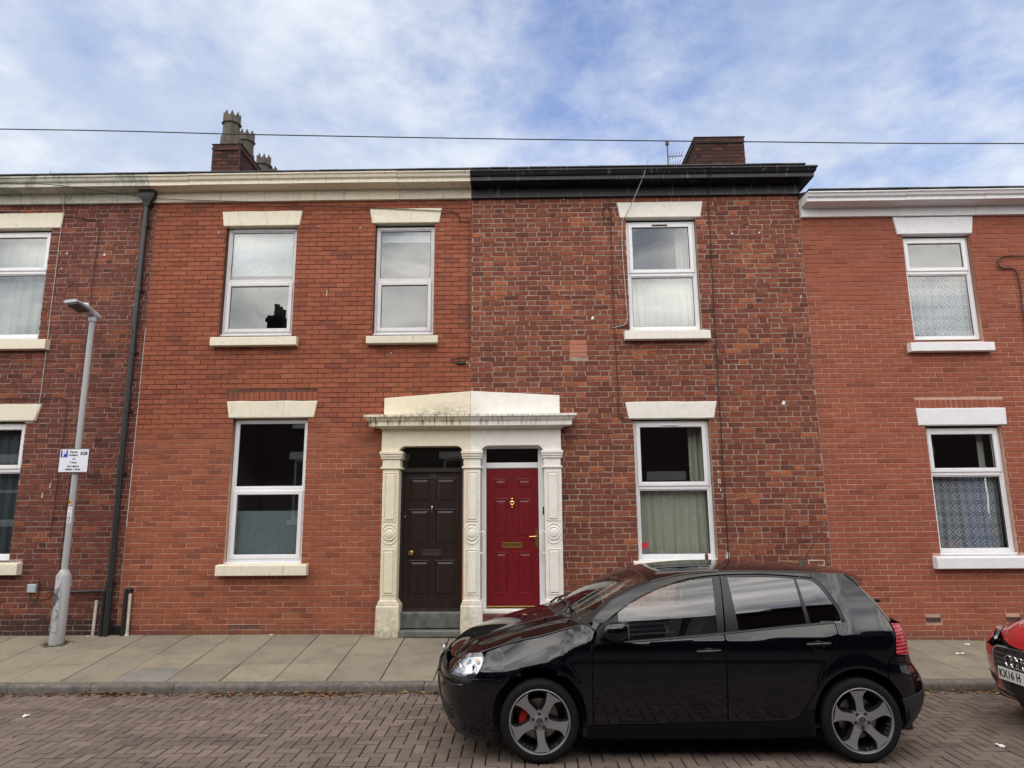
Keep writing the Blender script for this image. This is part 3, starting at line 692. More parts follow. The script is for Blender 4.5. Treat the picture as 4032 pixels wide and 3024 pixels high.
def door_cornice():
    prof = [(.10, 3.19), (-.118, 3.19), (-.14, 3.205), (-.17, 3.222), (-.255, 3.232), (-.262, 3.226), (-.275, 3.226), (-.275, 3.283), (-.285, 3.29), (-.30, 3.305), (-.325, 3.345), (-.345, 3.352), (-.345, 3.385), (-.10, 3.415), (.10, 3.415)]
    mb = MB(); n = len(prof); xl, xr = -2.056, .572; rows = []
    out = [max(0, -y-.118) for y, z in prof]
    rows.append([(xl-o, D+.02, z) for o, (y, z) in zip(out, prof)]); rows.append([(xl-o, D+y, z) for o, (y, z) in zip(out, prof)])
    for xx, dz in ((-1.53, .003), (-.75, -.002)): rows.append([(xx, D+y, z+(dz if i > 5 else 0)) for i, (y, z) in enumerate(prof)])
    rows.append([(xr+o, D+y, z) for o, (y, z) in zip(out, prof)]); rows.append([(xr+o, D+.02, z) for o, (y, z) in zip(out, prof)])
    mb.v = [p for r_ in rows for p in r_]; mb.f = [(j*n+i, j*n+i+1, (j+1)*n+i+1, (j+1)*n+i) for j in range(len(rows)-1) for i in range(n-1)]; mb.m = [0]*len(mb.f)
    mb.build('cornice', TWO, ds)
door_cornice()
MB().prism([(-2.045, 3.405), (-.757, 3.405), (-.757, 3.765), (-2.045, 3.672)], D-.075, D+.02, .006).build('pediment', TWO, ds)
MB().prism([(-.755, 3.405), (.568, 3.405), (.568, 3.69), (-.755, 3.768)], D-.077, D+.02, .006).build('pediment', TWO, ds)
for s, x in ((1, -.606), (-1, .318)):
    mb = MB(); mb.smooth = True
    mb.tube(smooth_path([(x, D-.09, 1.70), (x+s*.03, D-.10, 1.715), (x+s*.055, D-.11, 1.69), (x+s*.058, D-.11, 1.56), (x+s*.055, D-.11, 1.43), (x+s*.03, D-.10, 1.405), (x, D-.09, 1.42)], 4), .011, 8)
    mb.build('grab_handle', OFFWHITE, ds)

# ------------------------------------------------------------ front doors
def wood(name, c1, c2, rough):
    m, nt, out = new_mat(name); b = NB(nt); g = b.noise(16, 6, .65, b.pos(), 1.2, sc3=(2.6, 1, .16))
    c = b.mix(b.rng(g, .3, .72), c1, c2); b.bsdf(out, c, rough, 0, b.bump(g, .25, .003), spec=.4); return m
BROWN = wood('varnished_brown', (.014, .008, .007), (.034, .019, .016), .35)
BROWNF = wood('brown_frame', (.013, .009, .008), (.03, .019, .015), .5)
REDD = wood('red_woodgrain', (.125, .006, .010), (.185, .012, .017), .33)
DOORGL = glass_mat('fanlight_glass', .05, (.5, .5, .5))
def panel_door(h, x0, x1, z0, z1, y, panels, mat, depth, recess):
    d = MB(); xs = sorted({x0, x1, *[p[0] for p in panels], *[p[1] for p in panels]}); zs = sorted({z0, z1, *[p[2] for p in panels], *[p[3] for p in panels]})
    for a, b_ in zip(xs, xs[1:]):
        for c, e in zip(zs, zs[1:]):
            mx, mz = (a+b_)/2, (c+e)/2
            if any(p[0] < mx < p[1] and p[2] < mz < p[3] for p in panels): continue
            d.add([(a, y, c), (b_, y, c), (b_, y, e), (a, y, e)], [(0, 1, 2, 3)])
    d.box(x0, x1, y+.02, y+.045, z0, z1)
    for a, b_, yy0, c, e in ((x0, x0, 0, z0, z1), (x1, x1, 0, z0, z1)): d.add([(a, y, c), (a, y+.03, c), (a, y+.03, e), (a, y, e)], [(0, 1, 2, 3)])
    d = d.build('front_door', mat, h)
    for a, b_, c, e in panels:
        m = MB(); steps = [(0, 0), (.008, -recess*.2), (.016, recess), (.03, recess), (.058, recess*.15), (.064, 0.002)]
        for (o, q) in steps:
            m.v += [(a+o, y+q, c+o), (b_-o, y+q, c+o), (b_-o, y+q, e-o), (a+o, y+q, e-o)]
        for k in range(len(steps)-1): m.f += [(4*k+i, 4*k+(i+1) % 4, 4*k+4+(i+1) % 4, 4*k+4+i) for i in range(4)]
        L_ = 4*(len(steps)-1); m.f.append((L_, L_+1, L_+2, L_+3)); m.m = [0]*len(m.f)
        m.build('door_panel', mat, d)
    return d
yb = D+.13
bf = MB(); bars(bf, -1.805, -.868, .60, 2.95, (.05, .04, .03, .06), yb-.04, yb+.06, .006); bf.bbox(-1.755, -.908, yb-.035, yb+.05, 2.572, 2.645, .01); bf.build('door_frame', BROWNF, h2)
MB().box(-1.755, -.908, yb+.02, yb+.026, 2.645, 2.89).build('fanlight', DOORGL, h2)
bd = panel_door(h2, -1.753, -.910, .628, 2.568, yb+.005, [(-1.675, -1.365, 2.13, 2.495), (-1.288, -.985, 2.13, 2.495), (-1.675, -1.365, 1.505, 2.038), (-1.288, -.985, 1.505, 2.038), (-1.67, -1.358, .79, 1.308), (-1.285, -.983, .79, 1.308)], BROWN, .045, .014)
lb = MB(); bars(lb, -1.475, -1.19, 1.368, 1.458, .022, yb-.006, yb+.006, .003); lb.bbox(-1.453, -1.212, yb-.002, yb+.006, 1.39, 1.436, .003); lb.build('letterbox', simple('pewter', (.11, .10, .085), .4, .9, var=.3), bd)
kb = MB(); kb.smooth = True; kb.lathe([(0, -.075), (.02, -.072), (.036, -.055), (.036, -.045), (.022, -.03), (.018, -.012), (.036, -.006), (.038, .004)], 'y', (-1.632, yb, 1.41), 20); kb.build('door_knob', BRASS, bd)
lk = MB(); lk.smooth = True; lk.lathe([(0, -.014), (.018, -.012), (.022, .004)], 'y', (-1.722, yb, 1.932), 16); lk.build('lock_cylinder', CHROME, bd)
kn = MB(); kn.smooth = True; kn.sphere((-1.333, yb-.012, 2.065), (.014, .012, .022), 10, 6); kn.tube([(-1.333, yb-.02, 2.05), (-1.333, yb-.026, 2.01), (-1.333, yb-.018, 1.985)], .008, 8); kn.build('door_knocker', CHROME, bd)
put_text('10', .085, (-1.325, yb+.002, 2.53), simple('number_faded', (.09, .08, .075), .5), bd, name='house_number')
MB().bbox(-1.757, -.906, yb-.02, yb+.004, .604, .627, .004).build('threshold', BRASS, bd)
STEP1 = simple('step_stone', (.115, .122, .112), .75, var=.4, scale=9, bump=.4, dirt=((.04, .04, .035), 5, .7))
MB().bbox(-1.765, -.882, D-.02, yb+.1, .37, .60, .02).build('door_step', STEP1, h2)
MB().bbox(-1.75, -.875, D-.17, D-.02, .28, .372, .015).build('door_step', STEP1, h2)
yr = D+.085
rf = MB(); bars(rf, -.608, .326, .63, 2.968, (.078, .088, .03, .052), yr-.03, yr+.06, .01); rf.bbox(-.53, .238, yr-.025, yr+.05, 2.622, 2.708, .012); rf.build('door_frame', UPVC, h3)
MB().box(-.53, .238, yr+.02, yr+.026, 2.708, 2.918).build('fanlight', DOORGL, h3)
rd = panel_door(h3, -.527, .235, .668, 2.619, yr, [(-.42, -.217, 2.312, 2.47), (-.072, .14, 2.312, 2.47), (-.416, -.216, 1.607, 2.184), (-.073, .135, 1.607, 2.184), (-.412, -.215, .838, 1.418), (-.073, .14, .838, 1.418)], REDD, .045, .010)
lb = MB(); bars(lb, -.295, -.006, 1.478, 1.553, .012, yr-.01, yr+.004, .003); lb.bbox(-.283, -.018, yr-.005, yr+.004, 1.49, 1.541, .008); lb.build('letterbox', BRASS, rd)
kn = MB(); kn.smooth = True; kn.lathe([(.024+.014*cos(t), .014*sin(t)-.012) for t in [2*pi*i/8 for i in range(9)]], 'y', (-.15, yr, 2.115), 20)
kn.sphere((-.15, yr-.012, 2.175), (.016, .014, .022), 10, 6); kn.sphere((-.15, yr-.014, 2.055), (.014, .014, .016), 10, 6); kn.build('door_knocker', BRASS, rd)
hd = MB(); hd.bbox(.188, .218, yr-.012, yr+.002, 1.49, 1.74, .004); hd.tube([(.203, yr-.01, 1.637), (.203, yr-.045, 1.637), (.185, yr-.05, 1.637), (.095, yr-.05, 1.634)], [.009, .009, .009, .007], 8); hd.build('door_handle', BRASS, rd)
MB().bbox(-.53, .238, yr-.03, yr+.002, .636, .668, .004).build('threshold', BRASS, rd)
MB().bbox(.296, .325, yr-.048, yr-.029, 1.95, 2.058, .005).build('doorbell', GASKET, h3)
STEP2 = simple('step_red_painted', (.12, .028, .024), .7, var=.35, scale=9, bump=.3, dirt=((.4, .33, .28), 7, .7))
MB().bbox(-.585, .30, D-.03, yr+.1, .57, .632, .012).build('door_step', OFFWHITE, h3)
MB().bbox(-.588, .303, D-.05, yr+.1, .25, .57, .012).build('door_step', STEP2, h3)
MB().bbox(-.16, -.03, D-.06, D-.03, .585, .628, .008).build('ramp_block', WHITE4, h3)

# ------------------------------------------------------------ chimneys
def chimney(h, x0, x1, y0, y1, z0, z1, faces, seed, pots=(), split=None):
    r = random.Random(seed); c = MB().box(x0+.012, x1-.012, y0+.012, y1-.012, z0, z1-.005).build('chimney', MORTC, h)
    course = .078; n = int((z1-z0)/course); course = (z1-z0)/n; K = {}
    def put(w, hh, loc, rz):
        k = (round(w, 3), r.randrange(6))
        if k not in K:
            mb = MB(); mb.add([(a, b_, q) for a, b_, q in brick_verts(w, hh, .004, r)], BF, (min(1, max(0, r.gauss(.45, .25))), r.random(), 0, 1)); K[k] = mb.mesh('brick', BRICKC)
        o = link_mesh('brick', K[k], c, loc); o.rotation_euler = (0, 0, rz)
    for fc in faces:
        L = (x1-x0) if fc == 'f' else min(y1-y0, 1.6)
        for k in range(n):
            x = 0 if k % 2 else -.11
            while x < L:
                a, b_ = max(x, 0)+.005, min(x+.225, L)-.005; x += .225
                if b_-a < .03: continue
                z = z0+(k+.5)*course; m = (a+b_)/2; ov = .028 if k == n-2 else 0; w = round(b_-a, 3)
                if fc == 'f': put(w, course-.01, (x0+m, y0-ov, z), 0)
                elif fc == 'r': put(w, course-.01, (x1+ov, y0+m, z), pi/2)
                else: put(w, course-.01, (x0-ov, y1-(L-m) if 0 else y0+m, z), -pi/2)
    fl = MB(); fl.add([(x0-.02, y0-.02, z1-.004), (x1+.02, y0-.02, z1-.004), (x1+.02, y1, z1-.004), (x0-.02, y1, z1-.004), (x0+.12, y0+.12, z1+.06), (x1-.12, y0+.12, z1+.06), (x1-.12, y1, z1+.06), (x0+.12, y1, z1+.06)],
        [(0, 1, 5, 4), (1, 2, 6, 5), (2, 3, 7, 6), (3, 0, 4, 7), (4, 5, 6, 7), (0, 3, 2, 1)]); fl.build('flaunching', simple('flaunching_mortar', (.14, .12, .10), .9, var=.4, scale=12, bump=.4), c)
    POT = MATS.get('pot_clay') or simple('pot_clay', (.085, .07, .056), .85, var=.45, scale=7, bump=.3, dirt=((.05, .045, .04), 4, .7))
    for (x, y, hgt, wd) in pots:
        m = MB(); z = z1+.03; s = wd/2; oct_ = lambda rr, zz: [(x+rr*cos(pi/8+i*pi/4)/cos(pi/8), y+rr*sin(pi/8+i*pi/4)/cos(pi/8), zz) for i in range(8)]
        prof = [(s*1.16, 0), (s*1.1, hgt*.34), (s*.96, hgt*.36), (s*.93, hgt*.66), (s*1.14, hgt*.68), (s*1.14, hgt*.715), (s*1.0, hgt*.73), (s*1.0, hgt*.86)]
        for rr, zz in prof: m.v += oct_(rr, z+zz)
        for k in range(len(prof)-1): m.f += [(8*k+i, 8*k+(i+1) % 8, 8*k+8+(i+1) % 8, 8*k+8+i) for i in range(8)]
        m.m = [0]*len(m.f)
        for i in range(8):  # scalloped crown
            p = Vector(oct_(s*1.0, z+hgt*.86)[i]); q = Vector(oct_(s*1.0, z+hgt*.86)[(i+1) % 8]); pi_, qi = [Vector((x+(v_.x-x)*.78, y+(v_.y-y)*.78, v_.z)) for v_ in (p, q)]
            for t0 in range(6):
                ta, tb = t0/6, (t0+1)/6; ha, hb = [.14*hgt*(abs(2*t-1)**1.5) for t in (ta, tb)]
                A, B, Ai, Bi = p.lerp(q, ta), p.lerp(q, tb), pi_.lerp(qi, ta), pi_.lerp(qi, tb); U = lambda v_, e: (v_.x, v_.y, v_.z+e)
                m.add([A, B, U(B, hb), U(A, ha), Ai, Bi, U(Bi, hb), U(Ai, ha)], [(0, 1, 2, 3), (5, 4, 7, 6), (3, 2, 6, 7)])
        m.build('chimney_pot', POT, c)
    return c
chimney(h2, -6.40, -5.80, 13.0, 16.2, 8.5, 9.60, 'fr', 21, [(-6.16, 13.28, .84, .33), (-6.12, 13.98, .83, .31), (-6.14, 15.05, .84, .31), (-6.12, 15.5, .8, .25), (-6.12, 15.9, .8, .25)])
c3 = chimney(h3, 3.64, 4.66, 13.0, 15.4, 8.5, 9.60, 'fl', 22, [])
cw = MB(); cw.smooth = True; cw.lathe([(.0, .10), (.07, .09), (.10, .05), (.10, 0)], 'z', (3.88, 13.3, 9.63), 14); cw.build('pot_cowl', SLATE, c3)

# ------------------------------------------------------------ aerial on the roof
ae = empty('tv_aerial', (3.35, 14.2, 9.22), label='rusty television aerial beside the right-hand chimney stack', cat='aerial')
RUST = simple('aerial_metal', (.07, .055, .05), .6, .5, var=.3)
MB().tube([(0, 0, .2), (0, 0, .95)], .014, 6).build('mast', RUST, ae); MB().box(-.035, .035, -.03, .03, .9, .97).build('mast_clamp', RUST, ae)
for k, (z, ln) in enumerate(((.40, .30), (.62, .36))):
    b = MB().tube([(0, 0, z), (ln, .08, z+.05)], .009, 6).build('boom', RUST, ae); el = MB()
    for i in range(5):
        t = .15+.2*i; el.tube([(ln*t-.03, .08*t-.05, z+.05*t-.10+.02*i), (ln*t+.03, .08*t+.05, z+.05*t+.10+.012*i)], .006, 5)
    el.build('elements', RUST, b)

# ------------------------------------------------------------ rainwater and waste pipes
dp = empty('downpipe', (0, 0, 0), label='tall black rainwater pipe with hopper head between the dark brick and orange brick houses', cat='drainpipe')
px, py, pr = -5.905, D-.065, .041
mb = MB(); mb.smooth = True; mb.tube([(px-.01, py, 6.86), (px-.014, py, 4.7)], pr, 14); mb.build('pipe_length', DARKM, dp)
mb = MB(); mb.smooth = True; mb.tube([(px-.012, py, 4.72), (px-.012, py, 2.6)], pr, 14); mb.build('pipe_length', DARKM, dp)
mb = MB(); mb.smooth = True; mb.tube([(px-.012, py, 2.62), (px+.01, py, .30)], pr, 14); mb.build('pipe_length', DARKM, dp)
hp = MB(); hp.smooth = True; hx = px+.01
for (hw, hd, z) in ((.045, .05, 6.80), (.062, .06, 6.86), (.115, .085, 6.93), (.125, .095, 7.0), (.12, .09, 7.04)): hp.v += [(hx-hw, py-hd, z), (hx+hw, py-hd, z), (hx+hw, py+.05, z), (hx-hw, py+.05, z)]
hp.f = [(4*k+i, 4*k+(i+1) % 4, 4*k+4+(i+1) % 4, 4*k+4+i) for k in range(4) for i in range(4)]+[(16, 17, 18, 19), (3, 2, 1, 0)]; hp.m = [0]*len(hp.f); hp.build('hopper', DARKM, dp)
MB().tube([(hx+.03, D+.02, 7.0), (hx+.045, py, 7.03)], .05, 10).build('outlet', DARKM, dp)
for z in (6.47, 5.41, 4.42, 3.52, 2.58, 1.02):
    m = MB(); m.smooth = True; m.lathe([(pr+.001, -.03), (pr+.009, -.026), (pr+.009, .026), (pr+.001, .03)], 'z', (px-.01, py, z), 14); m.box(px-.07, px+.06, D-.022, D, z-.012, z+.012); m.build('bracket', DARKM, dp)
wp = MB(); wp.smooth = True; wp.tube(smooth_path([(-6.47, D-.06, .905), (-6.2, D-.06, .915), (-6.0, D-.06, .92), (-5.975, D-.06, .90), (-5.972, D-.06, .86), (-5.972, D-.06, .30)], 4), .026, 10)
wp.build('waste_pipe', PVCB, label='black waste pipe running sideways across the dark brick to the downpipe', cat='pipe')
MB().tube([(-6.485, D-.06, .904), (-6.465, D-.06, .905)], .022, 10).build('pipe_end', WHITE4, bpy.data.objects['waste_pipe'])
GREYP = simple('pipe_pale', (.55, .53, .46), .6, var=.25, scale=15, dirt=((.2, .18, .14), 9, .6))
w = MB(); w.smooth = True; w.tube([(-6.085, D-.045, .79), (-6.092, D-.045, .30)], .021, 10); w.build('conduit', GREYP, label='short pale conduit on the dark brick left of the tall downpipe', cat='pipe', group='pale conduits at the wall foot')
w = MB(); w.smooth = True; w.tube([(-5.606, D-.05, .88), (-5.600, D-.05, .36), (-5.603, D-.05, .30)], [.02, .02, .03], 10); w.build('conduit', GREYP, label='short pale conduit on the orange brick beside the elbowed black pipe', cat='pipe', group='pale conduits at the wall foot')
w = MB(); w.smooth = True; w.tube(smooth_path([(-5.61, D+.02, .925), (-5.625, D-.04, .93), (-5.655, D-.055, .945), (-5.665, D-.055, .90), (-5.668, D-.055, .6), (-5.672, D-.055, .30)], 5), .027, 10); w.build('elbow_pipe', PVCB, label='short black pipe with an elbow into the foot of the orange brick wall', cat='pipe')
gr = MB(); bars(gr, -5.85, -5.72, .29, .44, .012, D-.03, D+.004, .003)
for i in range(1, 5): gr.box(-5.84, -5.73, D-.025, D-.01, .29+.03*i-.004, .29+.03*i+.004)
for i in range(1, 4): gr.box(-5.85+.0325*i-.004, -5.85+.0325*i+.004, D-.024, D-.008, .30, .43)
gr.build('drain_grate', DARKM, label='small black grille at the wall foot between the pipes', cat='grille')
jb = MB(); jb.bbox(-7.115, -6.99, D-.05, D, .897, 1.017, .012); jb.build('junction_box', simple('box_grey', (.42, .46, .50), .45), label='small grey junction box low on the dark brick wall', cat='box')

# ------------------------------------------------------------ cables
def cable(pts, r, mat, label, y=None, group=None, k=5):
    P = [(p[0], (D-.012-r) if len(p) == 2 else p[1], p[-1]) for p in pts]
    m = MB(); m.smooth = True; m.tube(smooth_path(P, k), r, 6); return m.build('cable', mat, label=label, cat='cable', group=group)
def at_z(p): return p
cable([(-30, 6.0, 6.20), (-12, 6, 5.86), (-5.05, 6, 5.679), (-2.56, 6, 5.58), (-.06, 6, 5.492), (2.32, 6, 5.425), (4.78, 6, 5.369), (12, 6, 5.28), (30, 6, 5.2)], .0052, CABLE, 'telephone wire strung across the sky above the roofs')
cable([(-6.967, 1.07), (-6.952, .98), (-6.956, .86), (-6.998, .775), (-7.05, .79), (-7.075, .85), (-7.078, .90)], .006, CABLE, 'black cable looping out of the grey junction box')
cable([(-7.06, .82), (-6.99, .775), (-6.92, .80), (-6.79, .83), (-6.735, .90), (-6.76, .93), (-6.817, .925), (-6.81, .955), (-6.73, .97), (-6.70, 1.1), (-6.69, 1.75), (-6.68, 2.44), (-6.665, 3.23), (-6.66, 4.2), (-6.685, 5.26), (-6.683, 5.68), (-6.67, 6.1), (-6.677, 6.5), (-6.74, 6.585), (-6.92, 6.627), (-7.30, 6.674), (-8.3, 6.76), (-10, 6.9)], .006, CABLEBR, 'dark cable down the left house wall behind the lamp post')
cable([(-7.30, D-.39, 7.25), (-7.268, D-.07, 6.86), (-7.27, 6.6), (-7.283, 6.42), (-7.283, 5.83), (-7.285, 5.25), (-7.277, 4.65), (-7.276, 4.4), (-7.286, 3.66), (-7.32, D-.04, 3.40), (-7.46, D-.02, 3.36)], .0055, CABLEP, 'thin pale cable beside the windows of the left house')
cable([(-10, 3.70), (-7.892, 3.725), (-7.27, 3.742), (-6.976, 3.737), (-6.887, 3.674), (-6.855, 3.527), (-6.861, 3.235), (-6.872, 2.44), (-6.88, 1.66)], .0055, CABLEBR, 'brown cable bending down the left house above its lower lintel')
cable([(-10.5, 9.2, 7.4), (-8.3, D-.42, 7.085), (-7.25, D-.40, 7.02), (-6.06, D-.13, 6.945), (-5.45, D-.08, 6.90), (-4.37, D-.075, 6.852), (-3.235, D-.045, 6.775), (-2.40, D-.04, 6.735), (-1.80, D-.04, 6.70), (-1.263, D-.04, 6.667), (-1.078, D-.02, 6.665), (-.957, D-.015, 6.593), (-.945, D-.015, 6.53), (-.946, D-.015, 6.496), (-.837, D-.015, 6.48), (-.797, D-.015, 6.40), (-.794, D-.015, 5.187), (-.79, D-.015, 4.34), (-.83, D-.015, 4.30), (-.90, D-.015, 4.286), (-1.03, D-.015, 4.277), (-1.045, D-.015, 4.245), (-1.02, D-.015, 4.222), (-.965, D-.02, 4.215)], .0055, CABLE, 'thin black cable crossing the orange house top and dropping beside the weathered house')
cb_ = MB(); cb_.bbox(-.968, -.838, D-.04, D-.004, 4.192, 4.242, .01); cb_.build('cable_joint', PVCB, label='small black cable joint box on the orange brick wall', cat='box')
cable([(-.84, 4.215), (-.79, 4.21), (-.776, 4.18), (-.778, 4.135)], .006, CABLEP, 'short pale cable tail hanging from the black joint box')
cable([(1.985, D-.37, 7.30), (1.93, D-.32, 7.1), (1.83, D-.15, 6.877), (1.72, D-.06, 6.65), (1.645, D-.04, 6.517), (1.605, D-.02, 6.414), (1.596, D-.02, 5.935), (1.615, D-.02, 5.375), (1.63, D-.02, 4.935), (1.60, D-.02, 4.80), (1.54, D-.02, 4.765), (1.394, D-.015, 4.732)], .0065, CABLEP, 'pale aerial cable from the black cornice across the upper lintel')
cable([(1.415, 6.507), (1.35, 6.525), (1.312, 6.58), (1.315, 6.66), (1.36, 6.70), (1.41, 6.69), (1.44, 6.61), (1.432, 6.288), (1.424, 5.163), (1.445, 4.08), (1.447, 3.7), (1.445, 3.37), (1.46, 3.35), (1.52, 3.352)], .0065, CABLE, 'black cable hooked at its top, left of the white lintels of the weathered house')
cable([(2.955, D-.40, 7.20), (2.95, D-.36, 7.1), (2.965, D-.10, 6.99), (2.972, D-.07, 6.87), (2.972, 6.6), (2.972, 6.04), (2.953, 4.71), (2.948, 3.8), (2.94, 2.54), (2.935, 1.2), (2.93, .6)], .0075, CABLE, 'black cable down the weathered house right of its windows')
cable([(9.5, 5.80), (7.9, 5.803), (7.476, 5.806), (7.39, 5.77), (7.35, 5.69), (7.40, 5.612), (7.541, 5.605), (7.615, 5.53), (7.63, 5.29), (7.615, 4.9), (7.61, 4.0)], .011, CABLEBR, 'grey cable bent in a hook on the plain red house at right')
CLIPM = simple('clip_white', (.75, .72, .68), .6)
marks = [(-4.76, 6.37, h2, .008, .05), (-3.0, 5.35, h2, .009, .1), (-2.52, 6.42, h2, .03, .014), (-1.98, 4.38, h2, .03, .012), (-1.22, 6.36, h2, .02, .012), (-3.2, 6.45, h2, .018, .01), (-7.15, 6.05, h1, .02, .03), (-6.55, 6.02, h1, .04, .03), (-7.21, 5.8, h1, .02, .02), (-5.93, 5.23, h1, .015, .05), (-6.98, 2.42, h1, .012, .07), (-7.08, 2.28, h1, .014, .07), (3.32, 6.24, h3, .03, .025), (3.74, 6.25, h3, .03, .025), (4.34, 5.9, h3, .02, .02), (2.86, 2.42, h3, .012, .07), (2.885, 2.41, h3, .012, .08), (2.87, 2.55, h3, .012, .04), (2.89, 2.28, h3, .012, .04), (2.93, 1.36, h3, .06, .09), (1.1, 4.9, h3, .05, .05), (3.9, 3.56, h3, .06, .06), (.7, 6.85, h3, .02, .02), (4.3, 5.2, h3, .014, .05)]
for x, z, h, w_, hh in marks: MB().prism([(x-w_/2, z-hh/2), (x+w_*.3, z-hh*.55), (x+w_/2, z+hh*.3), (x-w_*.1, z+hh/2)], D-.008, D+.002).build('plaster_fleck', CLIPM, h)

# ------------------------------------------------------------ curtains and blinds
def cloth_mat(name, col, pat=None, alpha=.0, trans=.35):
    m, nt, out = new_mat(name); b = NB(nt); tc = b.n('ShaderNodeTexCoord'); o = tc.outputs['UV']
    sp = b.n('ShaderNodeSeparateXYZ'); b.link(o, sp.inputs[0]); u, v = sp.outputs[0], sp.outputs[1]
    c = (*col, 1); a = None
    if pat == 'diamond':
        cx = b.math('ABSOLUTE', b.math('SUBTRACT', b.math('FRACT', b.math('DIVIDE', u, .17)), .5)); cz = b.math('ABSOLUTE', b.math('SUBTRACT', b.math('FRACT', b.math('DIVIDE', v, .17)), .5))
        s_ = b.math('ADD', cx, cz); r1 = b.math('LESS_THAN', b.math('ABSOLUTE', b.math('SUBTRACT', s_, .30)), .055); r2 = b.math('LESS_THAN', b.math('ABSOLUTE', b.math('SUBTRACT', s_, .62)), .035)
        core = b.math('LESS_THAN', s_, .1); a = b.math('ADD', b.math('ADD', r1, r2), core, clamp=True); a = b.math('ADD', b.math('MULTIPLY', a, .62), .38)
    if pat == 'flower':
        x = b.n('ShaderNodeTexVoronoi'); x.inputs['Scale'].default_value = 6.5; x.inputs['Randomness'].default_value = .35; b.link(o, x.inputs['Vector'])
        c = b.mix(b.rng(x.outputs['Distance'], .10, .16, 1, 0), c, tuple(min(1, k*1.7) for k in col))
    if pat == 'mottle':
        n = b.noise(16, 6, .7, o, 1.5); c = b.mix(b.rng(n, .38, .66), tuple(k*.72 for k in col), c)
    d = b.n('ShaderNodeBsdfDiffuse'); t = b.n('ShaderNodeBsdfTranslucent'); b.val(d.inputs[0], c); b.val(t.inputs[0], c)
    mx = b.n('ShaderNodeMixShader'); mx.inputs[0].default_value = trans; b.link(d.outputs[0], mx.inputs[1]); b.link(t.outputs[0], mx.inputs[2]); sh = mx.outputs[0]
    if a is not None or alpha:
        tr = b.n('ShaderNodeBsdfTransparent'); m2 = b.n('ShaderNodeMixShader'); b.val(m2.inputs[0], a if a is not None else 1-alpha); b.link(tr.outputs[0], m2.inputs[1]); b.link(sh, m2.inputs[2]); sh = m2.outputs[0]
    b.link(sh, out.inputs[0]); return m
LACE = cloth_mat('lace', (.80, .84, .92), 'diamond'); NET = cloth_mat('net_cream', (.74, .72, .60), 'flower', .12); NETW = cloth_mat('net_white', (.80, .80, .76), None, .15)
DRAPE = cloth_mat('drape_slate', (.075, .09, .10), None, trans=.1); BLIND = cloth_mat('blind_patterned', (.74, .80, .76), 'mottle'); FILM = cloth_mat('film_frosted', (.26, .31, .33), 'mottle', trans=.2); BLIND2 = cloth_mat('blind_plain', (.40, .46, .45), None)
def curtain(x0, x1, z0, z1, y, amp, waves, mat, label, name='net_curtain', cat='curtain', seed=0, flare=0.):
    r = random.Random(seed); nx = max(2, int(waves*10)); nz = 10; V = []; F = []; UV = []
    ph = [r.uniform(0, 6.28) for _ in range(4)]
    for i in range(nx+1):
        u = i/nx
        for j in range(nz+1):
            t = j/nz; w = sin(2*pi*waves*u+ph[0]+.5*sin(2*pi*waves*.37*u+ph[1]))+.35*sin(2*pi*waves*1.7*u+ph[2])
            V.append((x0+(x1-x0)*u+flare*sin(ph[3]+u*9)*(1-t)*.03, y+amp*w*(.45+.55*(1-t)), z0+(z1-z0)*t)); UV.append(((x1-x0)*u*1.5, (z1-z0)*t))
    for i in range(nx):
        for j in range(nz): a = i*(nz+1)+j; F.append((a, a+nz+1, a+nz+2, a+1))
    me = bpy.data.meshes.new(name); me.from_pydata(V, [], F); me.materials.append(mat); uv = me.uv_layers.new(name='UVMap')
    for l in me.loops: uv.data[l.index].uv = UV[l.vertex_index]
    me.polygons.foreach_set('use_smooth', [True]*len(F)); o = bpy.data.objects.new(name, me); COL.objects.link(o); return dress(o, None, label, cat)
yc = D+.24
curtain(-8.55, -7.46, 4.74, 6.42, yc, .02, 7, NETW, 'white net curtain in the upper window of the left house', seed=1)
curtain(-8.0, -7.47, 1.42, 3.33, yc, .03, 4, DRAPE, 'dark slate drape in the lower window of the left house', 'drape', seed=2)
curtain(-8.56, -8.0, 1.42, 3.33, yc+.03, .03, 4, DRAPE, 'dark slate drape at the very left edge, lower window of the left house', 'drape', seed=12)
curtain(-4.58, -3.575, 5.70, 6.42, yc-.06, .0, 2, BLIND, 'pale patterned roller blind in the wider upper window of the orange brick house', 'roller_blind', 'blind', 3)
curtain(-2.21, -1.40, 6.235, 6.42, yc-.06, .0, 2, BLIND, 'rolled-up pale blind in the narrow upper window of the orange brick house', 'roller_blind', 'blind', 4)
curtain(-4.25, -3.28, 1.36, 2.03, D+.16, .0, 2, FILM, 'frosted grey half-height blind in the lower window of the orange brick house', 'half_blind', 'blind', 5)
curtain(2.50, 2.72, 5.65, 6.42, yc+.1, .02, 4, NETW, 'white side curtain in the top light of the upper window above the red car-side wall', 'side_curtain', seed=6)
curtain(1.68, 1.80, 5.65, 6.42, yc+.1, .02, 2, NETW, 'narrow white curtain edge at left of the upper window of the weathered house', 'side_curtain', seed=16)
curtain(1.69, 2.74, 4.75, 5.58, yc-.02, .022, 9, NETW, 'white gathered net in the upper window of the weathered house', seed=7, flare=1)
curtain(2.54, 2.76, 2.36, 3.26, yc+.1, .02, 3, NET, 'cream side curtain in the top light of the lower window of the weathered house', 'side_curtain', seed=8)
curtain(1.69, 2.76, 1.36, 2.285, yc-.02, .024, 9, NET, 'cream flowered net curtain behind the black car, lower window of the weathered house', seed=9, flare=1)
curtain(5.98, 6.96, 4.56, 5.56, yc-.02, .022, 9, LACE, 'white diamond lace curtain in the upper window of the plain red house', seed=10, flare=1)
